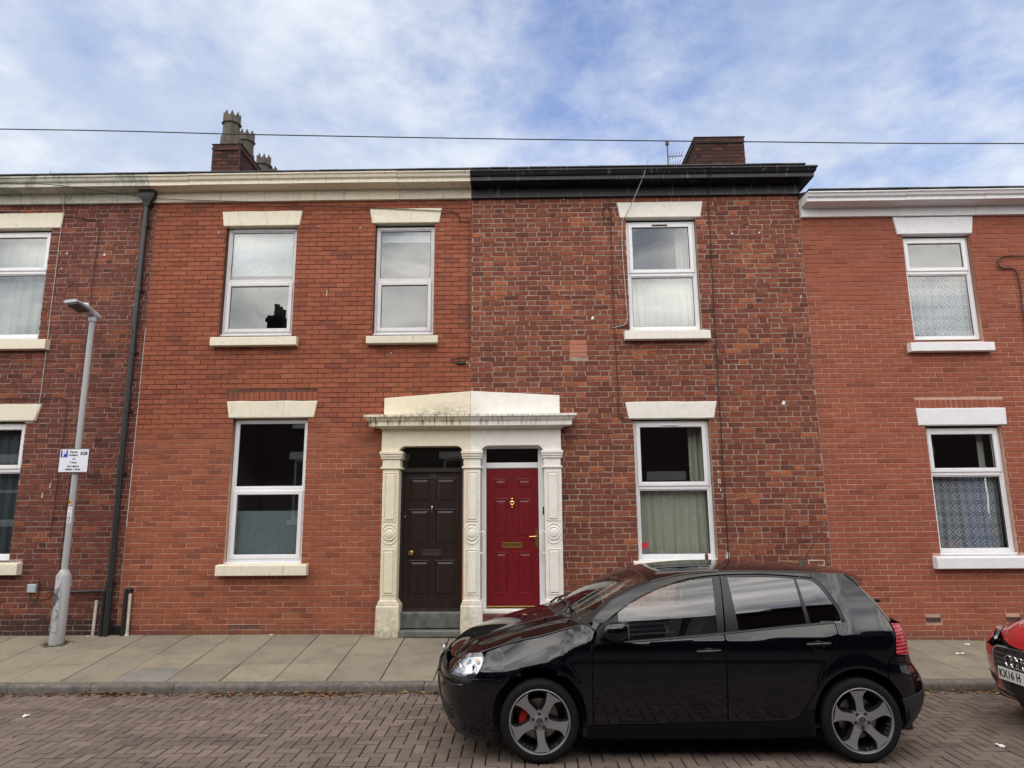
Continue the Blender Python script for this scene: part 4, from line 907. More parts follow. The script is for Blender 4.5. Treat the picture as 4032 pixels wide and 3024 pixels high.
curtain(5.98, 7.04, 1.40, 2.47, yc-.02, .024, 9, LACE, 'white diamond lace curtain in the lower window of the plain red house', seed=11, flare=1)
curtain(6.86, 6.96, 2.52, 3.12, yc+.05, .015, 2, NETW, 'strip of curtain at right of the top light, lower window of the plain red house', 'side_curtain', seed=13)
for lab in ('white side curtain in the top light of the upper window above the red car-side wall',):
    for o in SC.objects:
        if o.get('label') == lab: o['label'] = 'white side curtain at right of the top light, upper window of the weathered house'
st = MB(); st.box(1.728, 1.815, D+.094, D+.0965, 1.455, 1.535); st = st.build('window_sticker', simple('sticker_red', (.55, .02, .03), .5), label='red and grey warning sticker in the corner of the lower window behind the car', cat='sticker')
MB().box(1.728, 1.815, D+.094, D+.0965, 1.385, 1.453).build('lower_half', simple('sticker_grey', (.12, .13, .15), .5), st)
bt = MB(); bt.smooth = True; bt.lathe([(.0, 0), (.024, .002), (.024, .07), (.02, .08), (.012, .085), (.012, .1), (0, .1)], 'z', (2.62, D-.03, 1.296), 14); bt = bt.build('bottle', simple('bottle_red', (.12, .01, .012), .25), label='small dark red can standing on the window sill behind the car', cat='can')

# ------------------------------------------------------------ street lamp and parking sign
LX, LY = -6.36, 9.70
lamp = empty('street_lamp', (LX, LY, pave_z(LX, LY)), label='grey steel lamp post with flat lantern head and chipped paint at its foot', cat='lamp post')
def galv():
    m, nt, out = new_mat('lamp_grey'); b = NB(nt); pos = b.pos(); c = b.mix(b.rng(b.noise(70, 4, .7, pos), .3, .7), (.33, .335, .34), (.43, .435, .44))
    sp = b.n('ShaderNodeSeparateXYZ'); b.link(pos, sp.inputs[0])
    f = b.math('MULTIPLY', b.rng(b.noise(11, 5, .6, pos, sc3=(1, 1, .8)), .50, .54), b.rng(sp.outputs[2], 1.22, 1.1)); f = b.math('MULTIPLY', f, b.rng(sp.outputs[2], .5, .62)); f = b.math('MULTIPLY', f, b.rng(sp.outputs[0], LX+.05, LX+.01))
    c = b.mix(b.math('MULTIPLY', f, .92), c, (.035, .037, .04)); c = b.mix(b.math('MULTIPLY', b.rng(sp.outputs[2], .55, .25), .35), c, (.22, .22, .20))
    b.bsdf(out, c, .55, .0, b.bump(b.noise(90, 4, .7, pos), .2, .002)); return m
GALV = galv(); zb = pave_z(LX, LY)
b = MB(); b.smooth = True; b.lathe([(.093, -.06), (.093, 1.165-zb), (.088, 1.175-zb), (.05, 1.245-zb), (.043, 1.25-zb)], 'z', (0, 0, 0), 24); b.build('base_tube', GALV, lamp)
b = MB(); b.smooth = True; b.lathe([(.043, 1.24-zb), (.041, 3.0-zb), (.040, 4.86-zb)], 'z', (0, 0, 0), 18); b.build('pole', GALV, lamp)
dr = MB(); bars(dr, -.045, .045, .17, .72, .006, -.0975, -.09, .002); dr.build('access_door', GALV, lamp)
hd_ = MB(); rot = Matrix.Rotation(radians(-14), 4, 'Z') # lantern reaches over the pavement towards the road and to the left
sec = [(.11, .045, .03), (.06, .05, .045), (-.02, .055, .05), (-.12, .10, .055), (-.18, .125, .045), (-.30, .128, .03), (-.40, .12, .026)]
n_ = 8; zt = 4.90-zb
for (yy, hw, th) in sec:
    zc_ = zt-(yy-.11)*.21*1.0
    for x_, z_ in ((-hw, -.3*th), (-hw*.8, -th*.75), (hw*.8, -th*.75), (hw, -.3*th), (hw, .35*th), (hw*.7, th), (-hw*.7, th), (-hw, .35*th)): hd_.v.append((x_, yy, zc_+z_))
hd_.f = [(j*n_+i, j*n_+(i+1) % n_, (j+1)*n_+(i+1) % n_, (j+1)*n_+i) for j in range(len(sec)-1) for i in range(n_)]+[tuple(range(n_)), tuple(range((len(sec)-1)*n_, len(sec)*n_))]; hd_.m = [0]*len(hd_.f)
hd_.v = [tuple(rot @ Vector(p)) for p in hd_.v]
hd_ = hd_.build('lantern', simple('lantern_grey', (.42, .44, .47), .4, var=.1), lamp)
u = MB(); u.v = [tuple(rot @ Vector(p)) for p in [(-.10, -.375, zt+.078), (.10, -.375, zt+.078), (.10, -.16, zt+.018), (-.10, -.16, zt+.018), (-.10, -.375, zt+.068), (.10, -.375, zt+.068), (.10, -.16, zt+.008), (-.10, -.16, zt+.008)]]; u.f = [(4, 5, 6, 7), (0, 3, 2, 1), (0, 1, 5, 4), (1, 2, 6, 5), (2, 3, 7, 6), (3, 0, 4, 7)]; u.m = [0]*6
u.build('lens', simple('lens_dark', (.06, .065, .07), .15), hd_)
p_ = rot @ Vector((.0, -.14, zt+.10)); c_ = MB(); c_.smooth = True; c_.lathe([(.05, -.02), (.05, .0), (.043, .01), (.043, .04), (.038, .05), (0, .052)], 'z', p_, 18); c_.build('photocell', WHITE4, hd_)
cl_ = MB(); cl_.smooth = True; cl_.lathe([(.04, 4.80-zb), (.056, 4.81-zb), (.056, 4.87-zb), (.04, 4.88-zb)], 'z', (0, 0, 0), 18); cl_.build('spigot', MATS['lantern_grey'], lamp)
YEL = simple('sticker_yellow', (.75, .40, .03), .5); STW = simple('sticker_white', (.80, .81, .83), .5); INK = simple('ink_black', (.012, .012, .014), .6)
def wrap(name, z0, z1, a0, a1, mat):
    m = MB(); m.lathe([(.0445, z0-zb), (.0445, z1-zb)], 'z', (0, 0, 0), 10, radians(a0), radians(a1)); return m.build(name, mat, lamp)
s_ = wrap('number_plate', 2.13, 2.20, 225, 285, YEL); put_text('4', .055, (-.012, -.0475, 2.165-zb), INK, s_, bold=.002)
s_ = wrap('notice', 1.875, 2.10, 225, 318, STW)
for z_, w_ in ((2.075, .05), (2.02, .03), (2.0, .04), (1.965, .05), (1.95, .055), (1.935, .05), (1.91, .045), (1.895, .05)): MB().box(-w_/2, w_/2, -.0468, -.0455, z_-zb-.003, z_-zb+.003).build('printed_line', simple('ink_grey', (.12, .12, .13), .6) if 'ink_grey' not in MATS else MATS['ink_grey'], s_)
ps = empty('parking_sign', (-6.36, 9.635, 2.75), label='white permit holders parking sign fixed to the lamp post', cat='sign')
SIGNW = simple('sign_white', (.76, .79, .86), .35); BLUE = simple('sign_blue', (.012, .05, .36), .35)
m = MB(); m.bbox(-.207, .207, -.004, .004, -.165, .16, .003); m.build('plate', SIGNW, ps)
m = MB(); bars(m, -.211, .211, -.169, .164, .005, -.005, .0045, .001); m.build('rim', INK, ps)
m = MB().box(-.05, .05, .004, .03, -.1, -.06); m.box(-.05, .05, .004, .03, .06, .1); m.build('clip', GALV, ps)
m = MB().box(-.192, -.096, -.0062, -.0042, .047, .143); m = m.build('blue_square', BLUE, ps); put_text('P', .115, (-.143, -.0075, .094), SIGNW, m, bold=.004)
for t, x_, z_, s_ in (('Permit', -.01, .118, .040), ('holders', -.01, .076, .040), ('or', 0, .022, .040), ('1 hour', -.005, -.028, .040), ('No return', 0, -.082, .040), ('within 1 hour', 0, -.125, .040)): put_text(t, s_, (x_, -.0055, z_), INK, ps, bold=.0008)
m = MB().box(.09, .185, -.0062, -.0042, .078, .122); m = m.build('zone_panel', INK, ps); put_text('BG1', .037, (.138, -.0075, .1), SIGNW, m, bold=.0006)

# ------------------------------------------------------------ terrace across the street (behind the camera; it shows in glass and paint)
def far_house(x0, w, zt, seed, ct=1.7):
    r = random.Random(seed); h = empty('terraced_house', (x0+w/2, OPP_Y, .12), label='dark brick terraced house across the street, mirrored in the window panes and car paint', cat='house', group='houses across the street, seen only as reflections')
    X = lambda x: x-w/2; zz = lambda z: z-.12; p = OPP_Y
    def add(mb, n, m): return mb.build(n, m, h)
    wl = MB(); holes = [(1.75, 2.85, 1.7, 3.7), (1.75, 2.85, 4.9, 6.2), (3.7, 4.6, .3, 2.9)]
    xs = sorted({0, w, *[q for o in holes for q in o[:2]]}); zs = sorted({.0, zt, *[q for o in holes for q in o[2:]]})
    for a, b_ in zip(xs, xs[1:]):
        for c, d in zip(zs, zs[1:]):
            if any(o[0] < (a+b_)/2 < o[1] and o[2] < (c+d)/2 < o[3] for o in holes): continue
            wl.add([(X(a), 0, c), (X(b_), 0, c), (X(b_), 0, d), (X(a), 0, d)], [(3, 2, 1, 0)])
    wl.box(X(0), X(w), -7, -6.9, 0, zt); add(wl, 'wall', BRICKO)
    for a, b_, c, d in holes[:2]:
        m = MB(); t = .07
        for q in ((a, a+t, c, d), (b_-t, b_, c, d), (a+t, b_-t, c, c+t), (a+t, b_-t, d-t, d), (a+t, b_-t, (c+d)/2-.04, (c+d)/2+.04)): m.box(X(q[0]), X(q[1]), -.14, -.07, q[2], q[3])
        wn = add(m, 'window', UPVC); MB().box(X(a+t), X(b_-t), -.13, -.12, c+t, d-t).build('pane', simple('pane_dark', (.01, .012, .014), .05), wn)
        add(MB().box(X(a-.14), X(b_+.14), -.05, .03, d, d+.26), 'lintel', OFFWHITE); add(MB().box(X(a-.1), X(b_+.1), -.05, .09, c-.15, c), 'window_sill', OFFWHITE)
    a, b_, c, d = holes[2]; add(MB().box(X(a), X(b_), -.12, -.08, c, d), 'front_door', [GASKET, BROWN, BLUE, GASKET][seed % 4]); add(MB().box(X(a-.2), X(b_+.2), -.05, .05, d, d+.3), 'lintel', OFFWHITE)
    add(MB().box(X(0), X(w), -.05, .20, zt, zt+.2), 'cornice', DARKM)
    rf = MB().add([(X(0), .25, zt+.2), (X(w), .25, zt+.2), (X(w), -3.4, zt+1.3), (X(0), -3.4, zt+1.3), (X(w), -7, zt+.2), (X(0), -7, zt+.2)], [(0, 1, 2, 3), (3, 2, 4, 5), (0, 3, 5), (1, 4, 2)]); add(rf, 'roof', SLATE)
    ch = MB().box(X(w-.6), X(w), -4.2, -3.0, zt+.2, zt+ct); ch.box(X(w-.65), X(w+.05), -4.25, -2.95, zt+ct-.25, zt+ct-.1); ch = add(ch, 'chimney', BRICKC)
    for k in range(3):
        q = MB(); q.lathe([(.12, 0), (.1, .45), (.12, .5)], 'z', (X(w-.3), -3.2-.35*k, zt+ct), 10); q.build('chimney_pot', MATS['pot_clay'], ch)
for i in range(7): far_house(-19.55+i*5.05, 5.05, 6.35+(.25 if i in (1, 5) else 0), i, 3.05 if i == 1 else 1.75)

# ------------------------------------------------------------ cars
def pchip(xs, ys):
    xs = np.array(xs, float); ys = np.array(ys, float); h = np.diff(xs); d = np.diff(ys)/h; m = np.zeros(len(xs)); m[0], m[-1] = d[0], d[-1]
    for i in range(1, len(xs)-1):
        if d[i-1]*d[i] > 0: w1, w2 = 2*h[i]+h[i-1], h[i]+2*h[i-1]; m[i] = (w1+w2)/(w1/d[i-1]+w2/d[i])
    def f(x):
        x = min(max(x, xs[0]), xs[-1]); i = min(max(int(np.searchsorted(xs, x)-1), 0), len(xs)-2); t = (x-xs[i])/h[i]
        return float((2*t**3-3*t*t+1)*ys[i]+(t**3-2*t*t+t)*h[i]*m[i]+(-2*t**3+3*t*t)*ys[i+1]+(t**3-t*t)*h[i]*m[i+1])
    return f
def sst(a, b_, x): t = min(1, max(0, (x-a)/(b_-a))); return t*t*(3-2*t)
EDGE = [(-.60, .765), (-.464, .821), (-.312, .868), (-.123, .919), (.026, .948), (.265, 1.014), (.41, 1.052), (.50, 1.145), (.62, 1.24), (.80, 1.324), (.965, 1.377), (1.15, 1.418), (1.3, 1.441), (1.6, 1.460), (2.1, 1.455), (2.36, 1.445), (2.55, 1.434), (2.66, 1.427), (2.71, 1.376), (2.765, 1.309), (2.845, 1.196), (2.90, 1.09), (2.915, 1.055)]
E_ = pchip([p[0] for p in EDGE], [p[1] for p in EDGE])
ZC = pchip([-.9, -.4, -.1, .06, .16, .30, .45, .7, 1.5, 2.05, 2.45, 2.9, 3.4], [.66, .665, .69, .70, .735, .87, .905, .914, .926, .942, .962, .976, .98])
ZB = pchip([.42, .695, 1.093, 1.54, 2.14, 2.47, 2.9], [.90, .918, .944, .978, 1.030, 1.056, 1.07])
YE = pchip([-.9, -.46, -.3, 0, .4], [.66, .70, .72, .745, .757])
def low_w(z):
    return .879-(.28*(.60-z)**2 if z < .60 else .10*(z-.60)**2)-(.10*max(0, .27-z)**.9 if z < .27 else 0)
def S(x, z):
    zc = ZC(x); arch = max(math.exp(-((math.hypot(x, z-.34)-.385)/.05)**2), math.exp(-((math.hypot(x-2.579, z-.34)-.385)/.05)**2))*.006
    tp = .022*sst(2.3, 3.1, x)+.012*sst(.2, -.5, x)
    if z <= zc: return low_w(z)-tp+arch
    wc = low_w(zc)-tp
    f = d = 0
    if x < .54:
        e = max(E_(x), zc+.02); q = (z-zc)/(e-zc); f = wc-(wc-YE(x))*(.35*q+.65*q**1.7)
    if x > .34:
        zb = ZB(x); yb = wc-.72*(zb-zc)
        if z <= zb: d = wc-.72*(z-zc)
        else: h = z-zb; d = yb-(.27*h+.38*h*h)
        if x > 2.5: c = wc-.42*(z-zc)-.25*(z-zc)**2; t = sst(2.45, 2.60, x); d = d*(1-t)+c*t
    t = sst(.36, .52, x) if z < 1.06 else 1.0
    return (f*(1-t)+d*t if x > .34 else f)+arch*.5
XA, XB = -.30, 2.80
XF_ = pchip([.1, .2, .3, .42, .52, .6, .66, .72, .80, .88, 1.0], [-.74, -.80, -.845, -.872, -.885, -.880, -.868, -.835, -.775, -.70, -.5])
XR_ = pchip([.15, .2, .3, .42, .52, .60, .66, .72, .80, .9, 1.0, 1.06], [3.02, 3.07, 3.22, 3.30, 3.315, 3.30, 3.26, 3.22, 3.20, 3.19, 3.17, 3.14])
def corner_table(n):
    th = np.linspace(0, pi/2, 400); a = np.sin(th)**(2/n); w = np.cos(th)**(2/n); ds_ = np.hypot(np.diff(a)*.55, np.diff(w)*.87); s = np.concatenate([[0], np.cumsum(ds_)]); return s/s[-1], a, w
CT_F, CT_R = corner_table(2.65), corner_table(2.7); LC = 1.12
SMIN, SMAX = XA-LC, XB+LC
def Mcar(s, z):
    """point of the left flank (y<0): s runs along the side and wraps round nose and tail"""
    if s < XA:
        u = min(1, (XA-s)/LC); a = np.interp(u, CT_F[0], CT_F[1]); w = np.interp(u, CT_F[0], CT_F[2]); zz = min(z, E_(XA)-.005); return (XA-(XA-XF_(z))*a, -S(XA, zz)*w, z)
    if s > XB:
        u = min(1, (s-XB)/LC); a = np.interp(u, CT_R[0], CT_R[1]); w = np.interp(u, CT_R[0], CT_R[2]); return (XB+(XR_(z)-XB)*a, -S(XB, z)*w, z)
    return (s, -S(s, z), z)
def s_of(x, z):
    if XA <= x <= XB: return x
    lo, hi = (SMIN, XA) if x < XA else (XB, SMAX)
    for _ in range(30):
        m = (lo+hi)/2
        if Mcar(m, z)[0] < x: lo = m
        else: hi = m
    return (lo+hi)/2
def Mn(s, z, off):
    e = .004; p = Vector(Mcar(s, z)); a = Vector(Mcar(min(s+e, SMAX), z))-Vector(Mcar(max(s-e, SMIN), z)); b_ = Vector(Mcar(s, z+e))-Vector(Mcar(s, z-e))
    n = b_.cross(a); n = n.normalized() if n.length > 1e-9 else Vector((0, -1, 0))
    if n.y > 0 and abs(n.y) > .05: n = -n
    return p+n*off, n
def resample(poly, d):
    out = []
    for i, p in enumerate(poly):
        q = poly[(i+1) % len(poly)]; L = math.hypot(q[0]-p[0], q[1]-p[1]); k = max(1, int(L/d+.5))
        for j in range(k): out.append((p[0]+(q[0]-p[0])*j/k, p[1]+(q[1]-p[1])*j/k))
    return out
def inside(poly, x, y):
    c = False; n = len(poly); j = n-1
    for i in range(n):
        if (poly[i][1] > y) != (poly[j][1] > y) and x < (poly[j][0]-poly[i][0])*(y-poly[i][1])/(poly[j][1]-poly[i][1])+poly[i][0]: c = not c
        j = i
    return c
def inset(poly, g):
    A = sum(poly[i][0]*poly[(i+1) % len(poly)][1]-poly[(i+1) % len(poly)][0]*poly[i][1] for i in range(len(poly))); sg = 1 if A > 0 else -1; out = []; n = len(poly)
    for i in range(n):
        a, b_, c = Vector(poly[i-1]), Vector(poly[i]), Vector(poly[(i+1) % n]); d1 = (b_-a).normalized(); d2 = (c-b_).normalized()
        n1 = Vector((-d1.y, d1.x))*sg; n2 = Vector((-d2.y, d2.x))*sg; m = n1+n2; m = m.normalized() if m.length > 1e-6 else n1; k = g/max(.5, m.dot(n1)); out.append((b_.x+m.x*k, b_.y+m.y*k))
    return out
def flank(poly, gap=.0025, off=0., thick=.012, d=.028, sz=False, edge=True):
    """(verts, faces, smooth normals) of a body panel cut from the flank; poly in (x,z), or (s,z) with sz"""
    P = poly if sz else [(s_of(x, z), z) for x, z in poly]
    P = inset(resample(P, d), gap) if gap else resample(P, d)
    n = len(P); xs = [p[0] for p in P]; zs = [p[1] for p in P]; pts = [Vector(p) for p in P]; bnd = np.array(P)
    z = min(zs)+d*.5; row = 0
    while z < max(zs):
        x = min(xs)+(d*.5 if row % 2 else d*.9)
        while x < max(xs):
            if inside(P, x, z) and np.min(np.hypot(bnd[:, 0]-x, bnd[:, 1]-z)) > d*.55: pts.append(Vector((x, z)))
            x += d
        z += d*.87; row += 1
    r = delaunay_2d_cdt(pts, [(i, (i+1) % n) for i in range(n)], [], 1, 1e-5); V2, F = r[0], r[2]
    V = []; N = []
    for q in V2: p, nn = Mn(q.x, q.y, off); V.append(tuple(p)); N.append(tuple(nn))
    F = [tuple(f) for f in F]; k = 0
    # orient outwards
    out = []
    for f in F:
        a, b_, c = (Vector(V[i]) for i in f[:3]); out.append(f if (b_-a).cross(c-a).dot(Vector(N[f[0]])) > 0 else f[::-1])
    if edge:
        idx = {}
        orig = r[3]
        loop = [next(j for j, o in enumerate(orig) if i in o) if True else i for i in range(n)]
        base = len(V)
        for j in loop: p = Vector(V[j])-Vector(N[j])*thick; V.append(tuple(p)); N.append(None)
        for i in range(n):
            a, b_ = loop[i], loop[(i+1) % n]; out.append((a, b_, base+(i+1) % n, base+i))
    return V, out, N
def car_mesh(name, parts, mat, mirror=True, flip=False):
    me = bpy.data.meshes.new(name); V = []; F = []; N = []
    for v, f, nn in parts:
        for sgn in ((1, -1) if mirror == 'both' else (1,) if not flip else (-1,)):
            o = len(V); V += [(p[0], p[1]*sgn, p[2]) for p in v]; N += [(0, 0, 0) if q is None else (q[0], q[1]*sgn, q[2]) for q in nn]; F += [tuple(i+o for i in (g if sgn == 1 else g[::-1])) for g in f]
    me.from_pydata(V, [], F); me.materials.append(mat); me.polygons.foreach_set('use_smooth', [True]*len(F)); me.normals_split_custom_set_from_vertices(N) if len(N) == len(V) else None
    me.update(); return me
DT = {k: pchip(range(18), v) for k, v in dict(
    xc=(-.83, -.775, -.66, -.49, -.18, .05, .14, .50, .72, .90, 1.10, 1.6, 2.1, 2.6, 2.80, 2.90, 3.03, 3.16),
    zc=(.70, .79, .875, .935, 1.03, 1.076, 1.092, 1.285, 1.385, 1.445, 1.472, 1.499, 1.497, 1.462, 1.438, 1.36, 1.20, 1.03),
    xe=(-.55, -.46, -.38, -.25, 0, .30, .41, .62, .80, .965, 1.15, 1.6, 2.1, 2.6, 2.66, 2.72, 2.85, 2.914),
    pw=(2, 2, 2.1, 2.2, 2.4, 2.5, 2.4, 2.2, 2.2, 2.4, 2.8, 3.4, 3.4, 3.0, 2.8, 2.4, 2.2, 2.0)).items()}
def Mdeck(t, v):
    xc, zc, xe = DT['xc'](t), DT['zc'](t), DT['xe'](t); ze = E_(xe); ye = S(xe, ze); a = abs(v)
    z = ze+(zc-ze)*(1-a**DT['pw'](t)); x = xe+(xc-xe)*(1-a*a)
    if t < 5.8: z += .010*math.exp(-((a-.60)/.07)**2)*sst(0, 1.5, t)-.004*math.exp(-((a-.72)/.06)**2)
    return (x, ye*v, z)
def deck(t0, t1, v0=-1., v1=1., nt=24, nv=40, off=0., thick=.012, tf=None):
    V = []; N = []; F = []
    for i in range(nt+1):
        for j in range(nv+1):
            v = v0+(v1-v0)*j/nv; q = i/nt; t = t0+(t1-t0)*q if tf is None else tf(q, v)
            p = Vector(Mdeck(t, v)); e = .01; a = Vector(Mdeck(min(17, t+e), v))-Vector(Mdeck(max(0, t-e), v)); b_ = Vector(Mdeck(t, min(1, v+e)))-Vector(Mdeck(t, max(-1, v-e)))
            n = a.cross(b_); n = n.normalized() if n.length > 1e-9 else Vector((0, 0, 1))
            if n.z < 0 and t < 14: n = -n
            if t >= 14 and n.x < 0: n = -n
            V.append(tuple(p+n*off)); N.append(tuple(n))
    w = nv+1
    for i in range(nt):
        for j in range(nv): F.append((i*w+j, (i+1)*w+j, (i+1)*w+j+1, i*w+j+1))
    a, b_, c = (Vector(V[k]) for k in F[0][:3])
    if (b_-a).cross(c-a).dot(Vector(N[0])) < 0: F = [f[::-1] for f in F]
    loop = [j for j in range(w)]+[i*w+nv for i in range(1, nt+1)]+[nt*w+j for j in range(nv-1, -1, -1)]+[i*w for i in range(nt-1, 0, -1)]
    base = len(V)
    for j in loop: V.append(tuple(Vector(V[j])-Vector(N[j])*thick)); N.append(None)
    m = len(loop)
    for i in range(m): F.append((loop[i], loop[(i+1) % m], base+(i+1) % m, base+i))
    return V, F, N
def arc(cx, cz, r, a0, a1, n=14): return [(cx+r*cos(radians(a0+(a1-a0)*i/n)), cz+r*sin(radians(a0+(a1-a0)*i/n))) for i in range(n+1)]
SEAM = [(.47, 1.012), (.572, 1.085), (.686, 1.16), (.79, 1.225), (.897, 1.277), (1.0, 1.318), (1.093, 1.349), (1.2, 1.378), (1.302, 1.401), (1.44, 1.42), (1.58, 1.430), (1.75, 1.435), (1.9, 1.435), (2.098, 1.426), (2.22, 1.417), (2.303, 1.409), (2.355, 1.403)]
GF = [(.672, 1.142), (.764, 1.204), (.875, 1.256), (1.015, 1.315), (1.154, 1.358), (1.326, 1.391), (1.503, 1.409)]
QG = [(2.225, 1.397), (2.318, 1.390), (2.364, 1.374), (2.407, 1.328), (2.454, 1.249), (2.494, 1.171), (2.509, 1.119), (2.507, 1.062)]
TRIM = [(2.36, 1.401), (2.405, 1.372), (2.437, 1.330), (2.472, 1.262), (2.518, 1.177), (2.537, 1.106), (2.537, 1.066)]
PANELS = {
 'front_fender': [(.430, .286), (.430, .905), (.463, 1.002), (.402, 1.048), (.265, 1.012), (.026, .945), (-.123, .916), (-.312, .866), (-.425, .833), (-.452, .80), (-.470, .735), (-.505, .675), (-.548, .633), (-.45, .638), (-.344, .630), (-.272, .60)]+arc(0, .352, .378, 138, -10)[1:],
 'sill': [(.376, .280), (.8, .288), (1.5, .306), (1.944, .312), (2.035, .326), (2.09, .356), (2.124, .392), (2.208, .392), (2.204, .30), (2.195, .185), (1.9, .172), (.6, .165), (.38, .172)],
 'quarter_panel': [(2.128, .396), (2.180, .479), (2.246, .57), (2.344, .729), (2.399, .834), (2.453, .958), (2.463, 1.056)]+TRIM[::-1]+[(2.358, 1.44), (2.46, 1.437), (2.55, 1.432), (2.65, 1.426), (2.70, 1.376), (2.755, 1.309), (2.835, 1.196), (2.888, 1.09), (2.905, 1.055), (2.919, .975), (2.912, .9), (2.898, .808), (2.852, .80), (2.836, .725), (2.812, .632)]+arc(2.579, .335, .374, 52, 170)[1:],
 'roof_rail': SEAM+[(2.356, 1.438), (2.1, 1.449), (1.6, 1.454), (1.3, 1.435), (1.15, 1.412), (.965, 1.371), (.80, 1.319), (.62, 1.235), (.50, 1.14), (.412, 1.047)],
}
DOOR_F = [(.437, .287), (.9, .296), (1.508, .309), (1.512, .6), (1.527, .972), (1.31, .957), (1.093, .94), (.695, .914), (.456, .897), (.437, .88)]
DOOR_R = [(1.513, .310), (1.944, .316), (2.035, .330), (2.088, .360), (2.123, .396), (2.176, .480), (2.242, .571), (2.34, .730), (2.395, .835), (2.449, .958), (2.458, 1.050), (2.139, 1.026), (1.74, .992), (1.533, .974)]
def paint_mat(name, col, coat):
    m, nt, out = new_mat(name); b = NB(nt); p = b.bsdf(out, (*col, 1), .06, 0, None, coat, spec=.5); return m
CARBLK = paint_mat('car_paint_black', (.0010, .0016, .0036), .3); CARRED = paint_mat('car_paint_red', (.42, .012, .022), 1.0)
TRIMB = simple('trim_satin_black', (.010, .011, .013), .32); PLAST = simple('plastic_black', (.018, .019, .021), .5); RUB = simple('tyre_rubber', (.009, .009, .0095), .8, var=.2, scale=60, spec=.2)
TINT = glass_mat('car_glass_tinted', .085, (.035, .04, .04)); CLEARG = glass_mat('car_glass', .06, (.80, .88, .86)); WSG = glass_mat('windscreen_glass', .05, (.78, .85, .83))
ALLOY = simple('alloy_machined', (.235, .235, .248), .40, .3, var=.08, scale=40); SILLM = simple('sill_black', (.004, .0042, .005), .38, spec=.25)
ALLOYD = simple('alloy_dark', (.035, .036, .04), .35, .6)
DISC = simple('brake_disc', (.25, .24, .23), .35, 1.0); CALIP = simple('caliper_red', (.50, .015, .012), .4); INTER = simple('car_interior', (.018, .019, .021), .7); SEATM = simple('seat_cloth', (.035, .036, .04), .85)
LAMPG = glass_mat('headlamp_cover', .12, (.95, .97, 1)); REFL = simple('lamp_reflector', (.50, .52, .56), .22, 1.0)
def tail_mat():
    m, nt, out = new_mat('tail_lamp_red'); b = NB(nt); sp = b.n('ShaderNodeSeparateXYZ'); tc = b.n('ShaderNodeTexCoord'); b.link(tc.outputs['Object'], sp.inputs[0])
    wv = b.math('SINE', b.math('MULTIPLY', sp.outputs[2], 230)); c = b.mix(b.rng(wv, -.6, .6), (.30, .002, .006), (.60, .006, .014))
    b.bsdf(out, c, .12, 0, b.bump(wv, .35, .01), 1.0); return m
TAILM = tail_mat()
def ring_text_emblem(parent, o, r, axis, mat, back):
    """round badge: ring with a V standing on a W; axis 'y' faces -y, 'x' faces -x"""
    e = MB(); e.lathe([(0, -.001), (r*.98, -.001), (r, .004)], axis, o, 24); e = e.build('badge', back, parent)
    m = MB(); m.lathe([(r*.86, -.003), (r*.9, -.005), (r*.99, -.005), (r, -.001)], axis, o, 28)
    def stroke(a, b_):
        d = Vector((b_[0]-a[0], b_[1]-a[1])).normalized(); n = Vector((-d.y, d.x))*r*.085; q = [(a[0]*r+n.x, a[1]*r+n.y), (b_[0]*r+n.x, b_[1]*r+n.y), (b_[0]*r-n.x, b_[1]*r-n.y), (a[0]*r-n.x, a[1]*r-n.y)]
        T = (lambda u, v, w: (o[0]+u, o[1]+w, o[2]+v)) if axis == 'y' else (lambda u, v, w: (o[0]+w, o[1]-u, o[2]+v))
        m.add([T(u, v, -.004) for u, v in q]+[T(u, v, -.0005) for u, v in q], [(0, 1, 2, 3)]+[(i, (i+1) % 4, 4+(i+1) % 4, 4+i) for i in range(4)])
    for a, b_ in (((-.40, .78), (-.02, .10)), ((.40, .78), (.02, .10)), ((-.80, .36), (-.36, -.74)), ((-.36, -.74), (-.02, -.05)), ((.02, -.05), (.36, -.74)), ((.36, -.74), (.80, .36))): stroke(a, b_)
    m.build('emblem', mat, parent); return e
